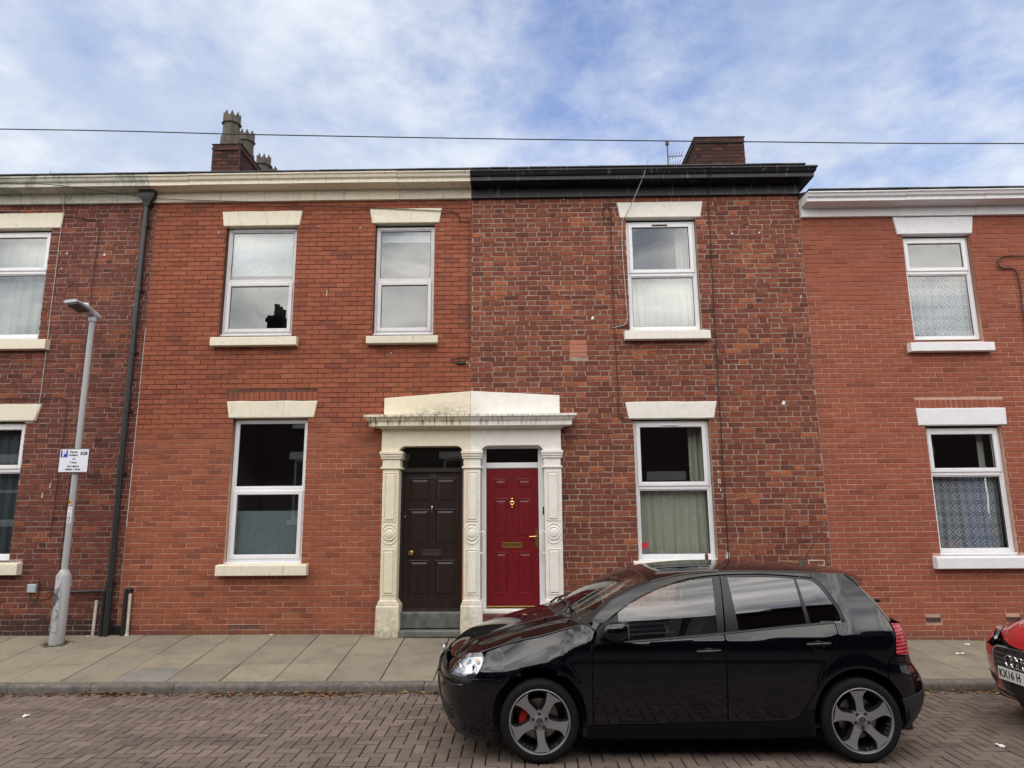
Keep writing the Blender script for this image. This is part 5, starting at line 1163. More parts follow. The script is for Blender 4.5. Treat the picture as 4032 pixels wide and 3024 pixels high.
def wheel(parent, x, y, side, spin, caliper, R=.316, emblem=True):
    w = empty('wheel', (x, y, R), parent)
    t = MB(); t.smooth = True; W = .112
    t.lathe([(.236, .10), (.244, .005), (.252, -.006), (.275, -.010), (.296, -.006), (R-.008, .006), (R, .022), (R, .2), (R-.01, .215), (.25, .215)], 'y', (0, 0, 0), 56)
    for k in range(64):
        a = 2*pi*k/64
        c, s_ = cos(a), sin(a); q = [(.0, 0)]
        for (r0, y0, r1, y1) in ((R-.014, .001, R+.0005, .02),):
            da = .022; t.v += [(r*cos(a+d), yy, r*sin(a+d)) for r, yy in ((r0, y0), (r1+.0012, y1)) for d in (-da, da)]; o = len(t.v)-4; t.f.append((o, o+1, o+3, o+2)); t.m.append(0)
    t.build('tyre', RUB, w)
    rm = MB(); rm.smooth = True; rm.lathe([(.248, -.004), (.243, -.007), (.237, -.004), (.232, .012), (.215, .05), (.205, .20)], 'y', (0, 0, 0), 56); rm = rm.build('rim', ALLOY, w)
    br = MB(); br.smooth = True; br.lathe([(.2315, .0125), (.2145, .051), (.2, .19), (.05, .19)], 'y', (0, 0, 0), 40); br.build('barrel', ALLOYD, w)
    prof = [((.27, -.135), (.27, .155)), ((.38, -.115), (.38, .135)), ((.52, -.10), (.52, .145)), ((.64, -.09), (.64, .17)), ((.74, -.10), (.74, .215)), ((.84, -.16), (.84, .27)), ((.935, -.27), (.935, .31))]
    for k in range(5):
        a = radians(spin+72*k); sp = MB(); Rr = .246; rows = []
        for (l, r_) in prof:
            q = []
            dep = -.004+.018*(1-(l[0]-.27)/.67)
            for (rr, t_), yy, nar in ((l, dep, 0), (r_, dep, 0), (r_, dep+.045, .012), (l, dep+.045, -.012)):
                px_, pz_ = rr*Rr, t_*Rr+nar; L_ = math.hypot(px_, pz_)
                if L_ > .236: px_, pz_ = px_*.236/L_, pz_*.236/L_
                q.append((px_*cos(a)-pz_*sin(a), yy, px_*sin(a)+pz_*cos(a)))
            rows.append(q)
        sp.v = [p for q in rows for p in q]; sp.f = []; sp.m = []
        for j in range(len(rows)-1):
            for i in range(4): sp.f.append((4*j+i, 4*j+(i+1) % 4, 4*j+4+(i+1) % 4, 4*j+4+i)); sp.m.append(0 if i == 0 else 1)
        sp.build('spoke', [ALLOY, ALLOYD], w)
    hb = MB(); hb.smooth = True; hb.lathe([(0, .006), (.036, .006), (.04, .012), (.074, .016), (.08, .03), (.08, .08)], 'y', (0, 0, 0), 30); hb = hb.build('hub', ALLOY, w)
    for k in range(5):
        a = radians(spin+72*k+36); b_ = MB(); b_.smooth = True; b_.lathe([(.0, .010), (.0125, .010), (.0125, .03)], 'y', (.056*cos(a), .0, .056*sin(a)), 12); b_.build('bolt', GASKET, w)
    if emblem: ring_text_emblem(w, (0, .005, 0), .03, 'y', simple('badge_silver', (.55, .56, .58), .25, 1.0) if 'badge_silver' not in MATS else MATS['badge_silver'], TRIMB)
    d = MB(); d.smooth = True; d.lathe([(.08, .10), (.156, .10), (.156, .125), (.08, .125)], 'y', (0, 0, 0), 36); d.build('brake_disc', DISC, w)
    if caliper:
        c = MB(); a0 = radians(148); pr_ = [(.108, .062), (.165, .062), (.168, .08), (.168, .15), (.108, .15)]
        c.lathe(pr_+[pr_[0]], 'y', (0, 0, 0), 8, a0, a0+radians(62)); c.build('brake_caliper', CALIP, w)
    if side > 0: w.rotation_euler = (0, 0, pi)
    return w
def handle_parts(parent, x, z, y, mat):
    cup = MB(); cup.smooth = True; yb_ = y
    cup.lathe([(.0, .0), (.036, -.002), (.041, -.0045), (.044, -.003)], 'y', (x+.0, yb_, z-.022), 24); c = cup.build('handle_cup', TRIMB, parent)
    h = MB(); h.smooth = True; h.tube([(x-.098, yb_-.012, z-.006), (x-.085, yb_-.034, z-.003), (x, yb_-.042, z+.001), (x+.08, yb_-.036, z+.004), (x+.098, yb_-.014, z+.005)], [.009, .012, .0125, .012, .009], 10)
    h.build('door_handle', mat, parent)
BODY_CACHE = {}
def cached(key, fn):
    if key not in BODY_CACHE: BODY_CACHE[key] = fn()
    return BODY_CACHE[key]
def build_car(root, paint, style):
    def P(name, parts, mat, parent=root, both=True):
        for fl in ((False, True) if both else (False,)):
            o = bpy.data.objects.new(name, car_mesh(name, parts, mat, flip=fl)); COL.objects.link(o); o.parent = parent; last = o
            yield o
    def one(name, parts, mat, parent=root, mirror=True):
        o = bpy.data.objects.new(name, car_mesh(name, parts, mat, mirror=mirror)); COL.objects.link(o); o.parent = parent; return o
    F = lambda k, *a, **kw: cached((k, style if k.startswith('n_') else ''), lambda: flank(*a, **kw))
    for n in ('front_fender', 'sill', 'quarter_panel', 'roof_rail'):
        for o in P(n, [F(n, PANELS[n])], SILLM if n == 'sill' and style == 'hatch' else paint): pass
    # doors with their glass
    doors = []
    for n, poly, gl, frames in (('front_door', DOOR_F, [([(.667, .926)]+GF+[(1.474, .986)], CLEARG if style == 'hatch' else TINT)],
            [[(.461, .912), (.484, .998), (.5, 1.02), (.667, 1.136), (.661, .922)], [(x, z-.006) for x, z in SEAM[1:11]]+GF[::-1], [(1.507, 1.411), (1.475, .98), (1.533, .982), (1.575, 1.424)]]),
        ('rear_door', DOOR_R, [([(1.659, .999), (1.641, 1.41), (1.9, 1.412), (2.05, 1.407), (2.200, 1.399), (2.218, 1.04)], TINT), (QG+[(2.263, 1.044)], TINT)],
            [[(1.58, 1.425), (1.545, .985), (1.657, .996), (1.638, 1.413)], [(x, z-.006) for x, z in SEAM[10:]]+TRIM[:-1]+[(2.533, 1.068), (2.509, 1.065)]+QG[::-1][1:]+[(2.2, 1.401), (2.05, 1.409), (1.9, 1.414), (1.64, 1.412), (1.60, 1.424)], [(2.203, 1.398), (2.222, 1.042), (2.260, 1.046), (2.222, 1.396)]])):
        for o in P(n, [F(n, poly)], paint):
            fl = len(doors) % 2 == 1; doors.append(o)
            for i, (g, m) in enumerate(gl):
                q = bpy.data.objects.new('window_glass', car_mesh('window_glass', [F(n+'g%d' % i, g, gap=-.004, off=-.008, thick=.004)], m, flip=fl)); COL.objects.link(q); q.parent = o
            q = bpy.data.objects.new('window_frame', car_mesh('window_frame', [F(n+'f%d' % i, g, gap=.001, off=-.003 if i else -.002, d=.02) for i, g in enumerate(frames)], TRIMB, flip=fl)); COL.objects.link(q); q.parent = o
            zz_ = poly[4:9] if n == 'front_door' else poly[10:]
            bl = [(x, z+.002) for x, z in zz_]; bl = bl+[(x, z+.014) for x, z in bl[::-1]]
            q = bpy.data.objects.new('belt_trim', car_mesh('belt_trim', [F(n+'b', bl, gap=0, off=.001, d=.02)], TRIMB, flip=fl)); COL.objects.link(q); q.parent = o
            st_ = [(.535, .535), (1.500, .592), (1.500, .619), (.54, .556)] if n == 'front_door' else [(1.521, .593), (2.16, .618), (2.150, .642), (1.521, .620)]
            q = bpy.data.objects.new('side_strip', car_mesh('side_strip', [F(n+'s', st_, gap=0, off=.006, thick=.007)], paint, flip=fl)); COL.objects.link(q); q.parent = o
        for k, o in enumerate(doors[-2:]):
            sg = 1 if k == 0 else -1
            for nm_, pl in (('moulding_highlight', [(.537, .556), (.8, .575), (1.1, .594), (1.498, .6185)] if n == 'front_door' else [(1.523, .620), (1.8, .631), (2.148, .642)]), ('door_hem_highlight', [(.45, .289), (.9, .298), (1.504, .311)] if n == 'front_door' else [(1.518, .312), (1.75, .315), (1.944, .318), (2.035, .332), (2.086, .362)])):
                m = MB(); m.smooth = True; m.tube(smooth_path([Mn(x, z, .0035 if nm_ == 'moulding_highlight' else -.0005)[0] for x, z in pl], 4), .0042, 8)  # thin gloss tubes added to catch a highlight line along strip and door foot
                if sg < 0: m.v = [(p[0], -p[1], p[2]) for p in m.v]
                m.build(nm_, paint, o)
        hx, hz = (1.383, .852) if n == 'front_door' else (2.279, .903)
        for k, o in enumerate(doors[-2:]):
            tmp = empty('tmp', parent=o); handle_parts(o, hx, hz, -S(hx, hz-.02)+.002, paint); bpy.data.objects.remove(tmp)
            if k == 1:
                for c in o.children:
                    if c.name.split('.')[0] in ('door_handle', 'handle_cup'): c.scale = (1, -1, 1)
    N0 = SMIN; z0 = .235
    bump_f = [(N0, .655), (N0+.30, .655)]+[(s_of(x, z), z) for x, z in [(-.762, .668), (-.73, .638), (-.66, .614), (-.565, .604), (-.548, .629), (-.45, .634), (-.344, .626), (-.276, .597)]+arc(0, .352, .378, 140, 196, 8)[1:]]+[(s_of(-.39, .165), .165), (s_of(-.6, .172), .172), (s_of(-.70, .205), .205), (N0+.3, .215), (N0, .215)]
    one('front_bumper', [F('n_bf', bump_f, sz=True, gap=.002)], paint, mirror='both')
    for o in P('headlight', [F('hl', [(-.765, .70), (-.745, .74), (-.70, .772), (-.64, .798), (-.55, .818), (-.47, .825), (-.456, .80), (-.475, .735), (-.509, .676), (-.558, .610), (-.655, .618), (-.725, .642), (-.765, .672)], gap=.003, off=-.001, thick=.05)], LAMPG):
        fl = o.name.endswith('.001') or '.003' in o.name
    hl = [o for o in root.children if o.name.split('.')[0] == 'headlight']
    for k, o in enumerate(hl):
        sg = -1 if k == 0 else 1
        b = bpy.data.objects.new('reflector', car_mesh('reflector', [F('hlr', [(-.755, .70), (-.735, .735), (-.69, .765), (-.63, .788), (-.55, .806), (-.478, .812), (-.466, .79), (-.485, .735), (-.518, .68), (-.562, .625), (-.655, .63), (-.72, .652), (-.755, .676)], gap=.002, off=-.035, thick=.0, edge=False)], REFL if style == 'hatch' else PLAST, flip=k == 1)); COL.objects.link(b); b.parent = o
        for (x, z, r) in ((-.68, .70, .052), (-.575, .725, .062)):
            p, nn = Mn(s_of(x, z), z, -.028); m = MB(); m.smooth = True; m.lathe([(r, 0), (r*.92, -.012), (r*.7, .006), (r*.35, .014), (0, .016)], 'x', (0, 0, 0), 20); q = m.build('lamp_bowl', REFL if style == 'hatch' else TRIMB, o, (p.x, p.y*(1 if k == 0 else -1), p.z)); q.rotation_euler = (0, 0, radians(28 if k == 0 else -28))
        m = MB(); m.smooth = True; p, nn = Mn(s_of(-.515, .77), .77, -.02); m.sphere((p.x, p.y*(1 if k == 0 else -1), p.z), .02, 10, 6); m.build('indicator_bulb', simple('amber', (.7, .3, .03), .3) if 'amber' not in MATS else MATS['amber'], o)
    for o in P('tail_light', [F('tl', [(2.913, 1.05), (2.926, .975), (2.919, .9), (2.906, .812), (3.0, .802), (3.14, .790), (3.13, .88), (3.11, .96), (3.08, 1.022), (3.0, 1.04)], gap=.002, off=.004, thick=.02)], TAILM): pass
    e1 = SMAX
    one('rear_bumper', [F('rb', [(s_of(x, z), z) for x, z in [(2.856, .796), (2.840, .725), (2.816, .632)]+arc(2.579, .335, .374, 50, -14, 8)[1:]+[(2.93, .235)]]+[(s_of(3.03, .245), .245), (e1-.3, .25), (e1, .25), (e1, .72), (e1-.25, .725), (s_of(3.15, .78), .78), (s_of(3.05, .795), .795)], sz=True)], paint, mirror='both')
    one('bumper_insert', [F('rbi', [(s_of(2.918, .474), .474), (s_of(3.044, .50), .50), (s_of(3.15, .515), .515), (e1, .51), (e1, .25), (e1-.3, .25), (s_of(3.05, .25), .25), (s_of(2.96, .245), .245), (s_of(2.945, .33), .33)], sz=True, gap=0, off=.006, thick=.007)], PLAST, mirror='both')
    tg = one('tailgate', [F('tg', [(s_of(3.09, 1.02), 1.02), (s_of(3.13, .94), .94), (s_of(3.145, .80), .80), (e1-.25, .735), (e1, .73), (e1, 1.03), (e1-.3, 1.03)], sz=True)], paint, mirror='both')
    # top surfaces
    one('bonnet', [cached('bon', lambda: deck(0.03, 5.75, -.975, .975, 46, 60))], paint, mirror=False)
    one('cowl', [cached('cowl', lambda: deck(5.5, 6.35, -.95, .95, 8, 40, off=-.014))], PLAST, mirror=False)
    one('windscreen', [cached('ws', lambda: deck(6.02, 8.97, -.93, .93, 30, 40, off=-.003, thick=.004))], WSG, mirror=False)
    one('windscreen_trim', [cached('wt%d' % k, lambda k=k: deck(5.95, 9.0, *((-.992, -.925) if k else (.925, .992)), 30, 3, off=-.002)) for k in (0, 1)], TRIMB, mirror=False)
    one('roof', [cached('roof', lambda: deck(9.02, 14.0, -.985, .985, 50, 50))], paint, mirror=False)
    rw = one('rear_window', [cached('rw', lambda: deck(14.6, 16.95, -.97, .97, 20, 30, off=-.004, thick=.004))], TINT, mirror=False)
    sp = MB(); sp.smooth = True; rows = []
    for j in range(21):
        v = -1+j/10; a = abs(v); p0 = Vector(Mdeck(13.96, v*.985)); ln = .165*(1-a**4*.35); tip = Vector((p0.x+ln+.02*(1-a*a), p0.y*.985, p0.z-.045-.02*(1-a)-.02*a))
        mid = p0.lerp(tip, .5)+Vector((0, 0, .012)); und = tip+Vector((-.02, 0, -.030)); bk = Vector((p0.x+.075, p0.y*.97, p0.z-.062))
        row = [p0, mid, tip, und, bk]
        for q_ in row[1:]: q_.y = p0.y*S(min(q_.x, 2.9), q_.z)/S(p0.x, p0.z)*(1.0 if a > .9 else 1.0)
        rows.append(row)
    sp.v = [tuple(p) for r_ in rows for p in r_]; sp.f = [(5*j+i, 5*j+5+i, 5*j+6+i, 5*j+1+i) for j in range(20) for i in range(4)]+[(0, 1, 2, 3, 4), tuple(100+i for i in range(5))[::-1]]; sp.m = [0]*len(sp.f)
    sp.build('spoiler', paint, root)
    wi = MB().tube([(3.13, .02, 1.10), (3.20, .02, 1.13), (3.22, -.05, 1.135)], .012, 6); wi.box(3.16, 3.235, -.03, .06, 1.118, 1.142); wi.build('rear_wiper', PLAST, root)
    # mirrors
    for sg in (1, -1):
        c = MB(); c.smooth = True
        secs = [(-.845, .03, .022, .0), (-.875, .06, .045, .0), (-.905, .098, .066, .003), (-.95, .112, .076, .006), (-.99, .108, .074, .01), (-1.02, .086, .060, .016), (-1.035, .04, .03, .022), (-1.038, .004, .004, .024)]
        for (yy, a, b_, dx) in secs:
            for k in range(18):
                t = 2*pi*k/18; ct, stt = cos(t), sin(t); ex = .75
                cx_ = .615+dx+a*math.copysign(abs(ct)**ex, ct)*(1.0 if ct < 0 else .95); c.v.append((cx_, yy*sg, 1.016+b_*math.copysign(abs(stt)**ex, stt)+.02*(ct > 0)*ct*(stt > 0)))
        c.f = [(j*18+k, j*18+(k+1) % 18, (j+1)*18+(k+1) % 18, (j+1)*18+k) for j in range(len(secs)-1) for k in range(18)]; c.m = [0]*len(c.f)
        mr = c.build('wing_mirror', paint, root)
        b = MB(); b.smooth = True; b.v = []
        for (yy, x0_, x1_, z0_, z1_) in ((-.80, .50, .60, .93, .965), (-.86, .50, .63, .935, .968), (-.94, .515, .70, .952, .972), (-1.01, .545, .715, .962, .982), (-1.03, .58, .69, .968, .984)):
            b.v += [(x0_, yy*sg, z0_+.015), ((x0_+x1_)/2, yy*sg, z0_-.004), (x1_, yy*sg, z0_+.012), (x1_, yy*sg, z1_), (x0_, yy*sg, z1_)]
        b.f = [(5*j+i, 5*j+(i+1) % 5, 5*j+5+(i+1) % 5, 5*j+5+i) for j in range(4) for i in range(5)]+[(20, 21, 22, 23, 24), (0, 1, 2, 3, 4)[::-1]]; b.m = [0]*len(b.f); b.build('mirror_base', TRIMB, mr)
        g = MB().box(.716, .722, min(-.90*sg, -1.015*sg), max(-.90*sg, -1.015*sg), .97, 1.06); g.build('mirror_glass', CHROME, mr)
    # inner shell, floor, arches
    sh = MB(); zs = [.20, .27, .36, .46, .56, .66, .76, .86, .90]; ss = list(np.linspace(SMIN, SMAX, 110)); g_ = {}
    for i, s in enumerate(ss):
        for j, z in enumerate(zs): p, nn = Mn(s, z if s > -.3 else min(z, .66), -.03); g_[i, j] = len(sh.v); sh.v.append(tuple(p))
    for i in range(len(ss)-1):
        for j in range(len(zs)-1):
            s, z = (ss[i]+ss[i+1])/2, (zs[j]+zs[j+1])/2
            if math.hypot(s, z-.33) < .41 or math.hypot(s-2.579, z-.33) < .41: continue
            sh.f.append((g_[i, j], g_[i+1, j], g_[i+1, j+1], g_[i, j+1]))
    n_ = len(sh.v); sh.v += [(x, -y, z) for x, y, z in sh.v]; sh.f += [tuple(i+n_ for i in f[::-1]) for f in sh.f]
    sh.m = [0]*len(sh.f); sh.box(-.70, 3.1, -.62, .62, .175, .235); sh.box(.35, 2.22, -.80, .80, .18, .24); sh.box(-.62, .36, -.60, .60, .24, .70); sh.box(.36, 2.3, -.78, .78, .235, .26); sh.box(2.2, 3.05, -.56, .56, .235, .72)
    sh.build('underbody', INTER, root)
    for x in (0, 2.579):
        for sg in (-1, 1):
            a = MB(); a.smooth = True; a.lathe([(.392, .845), (.40, .80), (.40, .56), (.05, .56)], 'y', (x, 0, .345), 30, radians(-6), radians(186))
            if sg < 0: a.v = [(p[0], -p[1], p[2]) for p in a.v]
            a.build('arch_liner', GASKET, root)
    cb = MB(); cb.smooth = True; cb.v = []
    for x, z, dz in ((.36, 1.0, 0), (.45, .985, 0), (.62, .965, 0), (.75, .93, 0), (.80, .80, 0)):
        for y in (-.74, -.3, .3, .74): cb.v.append((x, y, z+(.02 if y < 0 and False else 0)))
    cb.f = [(4*j+i, 4*j+i+1, 4*j+5+i, 4*j+4+i) for j in range(4) for i in range(3)]; cb.m = [0]*len(cb.f); cb.box(.30, .60, -.76, .76, .60, .93); cb.build('dashboard', INTER, root)
    sw = MB(); sw.smooth = True; sw.lathe([(.178+.013*cos(t), .013*sin(t)) for t in [2*pi*i/8 for i in range(9)]], 'x', (0, 0, 0), 24); sw.tube([(0, -.17, 0), (0, .17, 0)], .015, 6); sw.tube([(0, 0, 0), (0, 0, -.17)], .015, 6); q = sw.build('steering_wheel', INTER, root, (.93, .36, .86)); q.rotation_euler = (0, radians(-25), 0)
    def seat(x, y, w, name):
        m = MB(); m.smooth = True
        for (x0_, x1_, z0_, z1_, ww) in ((x-.25, x+.27, .42, .57, w),): m.bbox(x0_, x1_, y-ww, y+ww, z0_, z1_, .03)
        prof = [(x+.22, .52), (x+.14, .56), (x+.24, .85), (x+.33, 1.08), (x+.40, 1.10), (x+.44, 1.06), (x+.38, .80), (x+.32, .52)]
        n = len(prof); m.add([(px_, y+s*w*(1 if pz_ < 1 else .82), pz_) for s in (-1, 1) for px_, pz_ in prof], [tuple(range(n)), tuple(range(n, 2*n))[::-1]]+[(i, n+i, n+(i+1) % n, (i+1) % n) for i in range(n)])
        s_ = m.build(name, SEATM, root)
        for yy in ((y,) if w < .4 else (y-.38, y+.38)):
            h = MB(); h.smooth = True; h.sphere((x+.41, yy, 1.19), (.045, .125, .085), 12, 8); h.tube([(x+.40, yy-.05, 1.05), (x+.41, yy-.05, 1.15)], .007, 6); h.tube([(x+.40, yy+.05, 1.05), (x+.41, yy+.05, 1.15)], .007, 6); h.build('headrest', SEATM, s_)
    seat(1.13, -.36, .25, 'seat'); seat(1.13, .36, .25, 'seat'); seat(2.0, 0, .62, 'rear_seat')
    m = MB().box(.72, .78, -.12, .12, 1.30, 1.355); m.build('rear_view_mirror', INTER, root)
    an = MB(); an.smooth = True; an.lathe([(.03, -.01), (.024, .012), (.012, .028)], 'z', (2.535, 0, 1.47), 10); an.tube([(2.535, 0, 1.48), (2.60, 0, 1.56), (2.80, 0, 1.83)], [.007, .005, .003], 6); an.build('antenna', PLAST, root)
    for y0_, y1_, xx in ((-.50, .08, .0), (.06, .62, .0)):
        pts = []
        for i in range(9):
            v = (y0_+(y1_-y0_)*i/8)/.76; p = Vector(Mdeck(6.28+.10*math.sin(pi*i/8)+.05*(i/8), v)); pts.append(p+Vector((-.008, 0, .012)))
        w_ = MB(); w_.tube(pts, .009, 6); w_.tube([pts[3], pts[1]+Vector((-.03, 0, .01)), pts[0]+Vector((-.07, -.02, -.012))], .011, 6); w_.build('wiper', PLAST, root)
    for x in (0, 2.579):
        for sg in (-1, 1): wheel(root, x, (.868-.0)*sg, sg, (-88 if x == 0 else 92-180+72*2.5) if sg < 0 else 20, x == 0 and sg < 0 and style == 'hatch', emblem=style == 'hatch')
CAR = dict(x=.1218, y=6.771)
golf = empty('parked_car', (CAR['x'], CAR['y'], 0), label='glossy black five-door hatchback parked at the kerb in front of the red door house', cat='car', group='cars parked along the kerb')
build_car(golf, CARBLK, 'hatch')
def nose_panel(root, name, poly, mat, off=.004, thick=.006, both=True, sz=True):
    o = bpy.data.objects.new(name, car_mesh(name, [flank(poly, gap=0, off=off, thick=thick, d=.02, sz=sz)], mat, mirror='both' if both else True)); COL.objects.link(o); o.parent = root; return o
# nose details of the black car: slim upper grille, lower corner grilles with slats, bumper lip
g1 = nose_panel(golf, 'upper_grille', [(SMIN, .66), (s_of(-.775, .68), .672), (s_of(-.785, .71), .71), (SMIN+.2, .735), (SMIN, .74)], PLAST, .003)
nm = MB(); nm.smooth = True; nm.lathe([(.0, -.002), (.058, 0), (.064, .008)], 'x', (-.862, 0, .715), 24); nm = nm.build('nose_badge', CHROME, golf)
ring_text_emblem(nm, (-.866, 0, .715), .06, 'x', CHROME, TRIMB)
cg = nose_panel(golf, 'corner_grille', [(s_of(-.838, .415), .415), (s_of(-.76, .385), .385), (s_of(-.715, .33), .33), (s_of(-.715, .275), .275), (s_of(-.80, .265), .265), (s_of(-.83, .30), .30)], PLAST, .003)
for z in (.30, .335, .37):
    q = nose_panel(cg, 'slat', [(s_of(-.835, z), z), (s_of(-.735, z-.012), z-.012), (s_of(-.735, z-.022), z-.022), (s_of(-.835, z-.010), z-.010)], TRIMB, .012, .014)
nose_panel(golf, 'lower_grille', [(SMIN, .42), (SMIN+.42, .415), (SMIN+.38, .27), (SMIN, .265)], PLAST, .003)
nose_panel(golf, 'bumper_strip', [(SMIN, .585), (s_of(-.80, .60), .60), (s_of(-.70, .578), .578), (s_of(-.62, .588), .588), (s_of(-.62, .576), .576), (s_of(-.70, .560), .56), (s_of(-.80, .575), .575), (SMIN, .56)], CARBLK, .010, .012)
for nm_, pl, r_ in (('bumper_strip', [(SMIN+.02, .588), (SMIN+.3, .592), (s_of(-.84, .592), .592), (s_of(-.78, .59), .59), (s_of(-.70, .576), .576), (s_of(-.62, .583), .583)], .006), ('bumper_seam_highlight', [(s_of(-.545, .632), .632), (s_of(-.45, .637), .637), (s_of(-.344, .629), .629), (s_of(-.285, .604), .604)], .0035), ('lip_edge', [(s_of(-.72, .345), .345), (s_of(-.66, .285), .285), (s_of(-.58, .255), .255), (s_of(-.45, .245), .245)], .006)):
    for sg in (1, -1):
        m = MB(); m.smooth = True; m.tube([(p[0], p[1]*sg, p[2]) for p in smooth_path([Mn(s_, z_, .012 if nm_ == 'bumper_strip' else .001)[0] for s_, z_ in pl], 5)], r_, 8); m.build(nm_, CARBLK, golf)  # gloss tubes added so strip and seam show a highlight line
nose_panel(golf, 'lip_spoiler', [(SMIN, .235), (SMIN+.35, .23), (s_of(-.70, .215), .215), (s_of(-.5, .19), .19), (s_of(-.41, .185), .185), (s_of(-.41, .16), .16), (s_of(-.6, .165), .165), (s_of(-.7, .19), .19), (SMIN, .19)], PLAST, .006, .02)

red = empty('parked_car', (5.39, 6.64, 0), label='bright red car with chrome ring badge and white plate, cut off at the right edge', cat='car', group='cars parked along the kerb')
build_car(red, CARRED, 'saloon')
gp = [(SMIN, .690), (SMIN+.31, .676), (SMIN+.352, .655), (SMIN+.366, .615), (SMIN+.352, .50), (SMIN+.30, .34), (SMIN+.265, .295), (SMIN, .28)]
gr_ = nose_panel(red, 'grille', gp, TRIMB, .010, .012)
nose_panel(gr_, 'grille_surround', [(SMIN, .703), (SMIN+.315, .689), (SMIN+.364, .666), (SMIN+.380, .617), (SMIN+.365, .496), (SMIN+.313, .332), (SMIN+.274, .283), (SMIN, .267)]+gp[::-1], MATS['alloy_machined'], .014, .016)
for z in (.32, .36, .40, .56, .60, .64):
    hw = .275+(z-.32)*.36
    nose_panel(gr_, 'slat', [(SMIN, z), (SMIN+min(hw, .35), z-.002), (SMIN+min(hw, .35), z-.016), (SMIN, z-.014)], simple('slat_grey', (.07, .07, .075), .35) if 'slat_grey' not in MATS else MATS['slat_grey'], .018, .02)
for fl_ in (False, True):
    o = bpy.data.objects.new('front_wing', car_mesh('front_wing', [flank([(-.768, .665), (-.776, .70), (-.744, .742), (-.70, .774), (-.64, .80), (-.605, .806), (-.60, .608), (-.655, .612), (-.73, .64)], gap=0, off=.003, thick=.006)], CARRED, flip=fl_)); COL.objects.link(o); o.parent = red
nose_panel(red, 'lip_gap', [(SMIN, .262), (SMIN+.42, .272), (s_of(-.70, .262), .262), (s_of(-.70, .238), .238), (SMIN+.40, .246), (SMIN, .240)], PLAST, .004)
nose_panel(red, 'side_intake', [(SMIN+.43, .40), (s_of(-.74, .42), .42), (s_of(-.70, .36), .36), (SMIN+.45, .33)], PLAST, .004)
plx = XF_(.49)-.036
pb = MB().box(plx, plx+.012, -.262, .262, .410, .519).build('number_plate', simple('plate_white', (.76, .76, .74), .4), red)
put_text('KX16 H', .098, (plx-.0012, .248, .4645), INK, pb, (pi/2, 0, -pi/2), bold=.0022, scale=(.82, 1, 1), align='LEFT', spacing=1.05)
ebm = MB(); ebm.smooth = True
for k in range(4):
    cy_ = .1095-.073*k; ebm.lathe([(.05+.0085*cos(t), .0085*sin(t)) for t in [2*pi*i/8 for i in range(9)]], 'x', (XF_(.60)-.030-(.003 if k % 2 else 0), cy_, .588), 28)
ebm.build('ring_badge', CHROME, gr_)

# ------------------------------------------------------------ leaves, litter, moss
def leaf_mat():
    m, nt, out = new_mat('dry_leaf'); b = NB(nt); at = b.n('ShaderNodeAttribute', attribute_name='tint'); sep = b.n('ShaderNodeSeparateColor'); b.link(at.outputs['Color'], sep.inputs[0])
    c = b.ramp(sep.outputs[0], [(0, (.035, .018, .012)), (.35, (.11, .048, .022)), (.7, (.20, .105, .045)), (1, (.33, .22, .10))]); b.bsdf(out, c, .8, spec=.2); return m
LEAF = leaf_mat()
def leaf(mb, x, y, z, size, r):
    a = r.uniform(0, 6.28); cu = r.uniform(.1, .55); tl = r.uniform(-.5, .5); t = (min(1, max(0, r.gauss(.5, .28))), 0, 0, 1); V = []
    for u, w in ((-1, 0), (-.55, .42), (0, .55), (.5, .36), (1, 0), (.5, -.36), (0, -.55), (-.55, -.42), (0, 0)):
        px_, py_ = u*size, w*size; h = (abs(w)*cu*1.2+u*u*cu*.4)*size+w*tl*size
        V.append((x+px_*cos(a)-py_*sin(a), y+px_*sin(a)+py_*cos(a), z+max(.001, h+.003)))
    mb.add(V, [(i, (i+1) % 8, 8) for i in range(8)], t)
lr = random.Random(17); lm = MB()
for i in range(3600):
    x = lr.uniform(-7.5, 7.5); dens = .25+.75*max(0, sin(x*2.3+1)*.5+sin(x*5.1)*.35+.3)
    if x < -5: dens *= .35
    if lr.random() > dens: continue
    y = KERB_Y-.012-abs(lr.gauss(0, .075)); leaf(lm, x, y, lr.uniform(0, .018) if y > KERB_Y-.07 else 0, lr.uniform(.012, .032), lr)
for i in range(60): leaf(lm, lr.uniform(-7, 7), KERB_Y-abs(lr.gauss(.3, .5))-.1, .001, lr.uniform(.009, .018), lr)
for i in range(70):
    x = lr.uniform(-7, 7); y = D-.02-abs(lr.gauss(0, .05)); leaf(lm, x, y, pave_z(x, y)+.001, lr.uniform(.008, .02), lr)
lm.build('fallen_leaves', LEAF, kind='stuff', label='dry brown leaves gathered in the gutter along the kerb')
def lone_leaf(x, y, z, size, lab, tint=.9):
    m = MB(); leaf(m, 0, 0, 0, size, random.Random(int(x*100))); m.t = [(tint, 0, 0, 1)]*len(m.t); m.build('fallen_leaf', LEAF, loc=(x, y, z), label=lab, cat='leaf', group='dry leaves lying on the black car')
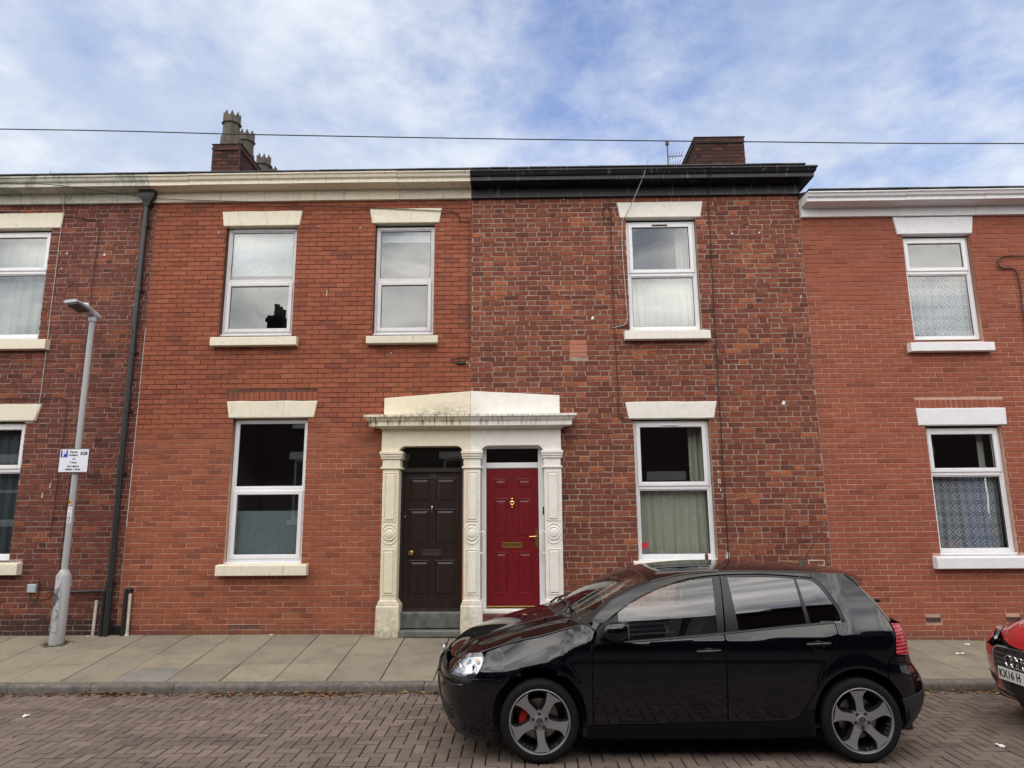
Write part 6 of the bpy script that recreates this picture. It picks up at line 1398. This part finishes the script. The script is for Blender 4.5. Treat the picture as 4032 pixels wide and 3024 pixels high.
for t_, v_, s_, lab in ((4.2, -.30, .028, 'curled tan leaf lying on the middle of the black bonnet'), (4.6, -.62, .022, 'small brown leaf near the side edge of the black bonnet'), (6.75, -.45, .022, 'tan leaf stuck on the lower windscreen of the black car')):
    p = Mdeck(t_, v_); lone_leaf(CAR['x']+p[0], CAR['y']+p[1], p[2]+.006, s_, lab)
def scrap(x, y, z, w, d, lab, name='litter', seed=1, m=None):
    r = random.Random(seed); mb = MB(); n = 5; V = []
    for i in range(n):
        for j in range(n): V.append((w*(i/(n-1)-.5)+r.uniform(-.006, .006), d*(j/(n-1)-.5)+r.uniform(-.006, .006), r.uniform(.002, .016)))
    mb.add(V, [(i*n+j, (i+1)*n+j, (i+1)*n+j+1, i*n+j+1) for i in range(n-1) for j in range(n-1)]); o = mb.build(name, m or MATS['clip_white'], loc=(x, y, z), label=lab, cat='litter'); o.rotation_euler = (0, 0, r.uniform(0, 3)); return o
scrap(-5.0, 7.28, 0, .08, .05, 'white paper scrap on the block paving at the far left of the road', seed=1)
scrap(4.02, 6.30, 0, .08, .055, 'white paper scrap on the block paving between the two cars', seed=2)
scrap(5.6, 9.33, pave_z(5.6, 9.33), .12, .05, 'long white scrap on the pavement near the red car', seed=3)
scrap(6.0, 9.83, pave_z(6, 9.83), .07, .05, 'small white scrap on the pavement against the wall above the red car', seed=4)
scrap(-6.15, 10.02, pave_z(-6.15, 10.02), .07, .04, 'pale scrap on the pavement at the foot of the left conduit', seed=5)
scrap(-3.55, 10.03, pave_z(-3.5, 10.03), .05, .05, 'small white scrap at the foot of the orange brick wall', seed=6)
mo = MB(); mr_ = random.Random(4)
for i in range(260):
    a = mr_.uniform(0, 6.28); rr_ = .10+abs(mr_.gauss(0, .035)); x, y = LX+rr_*cos(a), LY+rr_*sin(a)*.9; s_ = mr_.uniform(.006, .014)
    mo.sphere((x, y, pave_z(x, y)+.001), (s_, s_, s_*.55), 5, 3)
mo.build('moss', simple('moss_green', (.045, .055, .018), .9, var=.5, scale=80), kind='stuff', label='moss growing round the foot of the lamp post')

# ------------------------------------------------------------ put each Empty at the base of its thing
def rebase(o, base):
    b = Vector(base)
    for c in o.children: c.location = c.location-b
    o.location = b
for h, b_ in HB.items(): rebase(h, b_)
rebase(ds, (-.745, D, .3)); rebase(dp, (px, D-.06, .3))
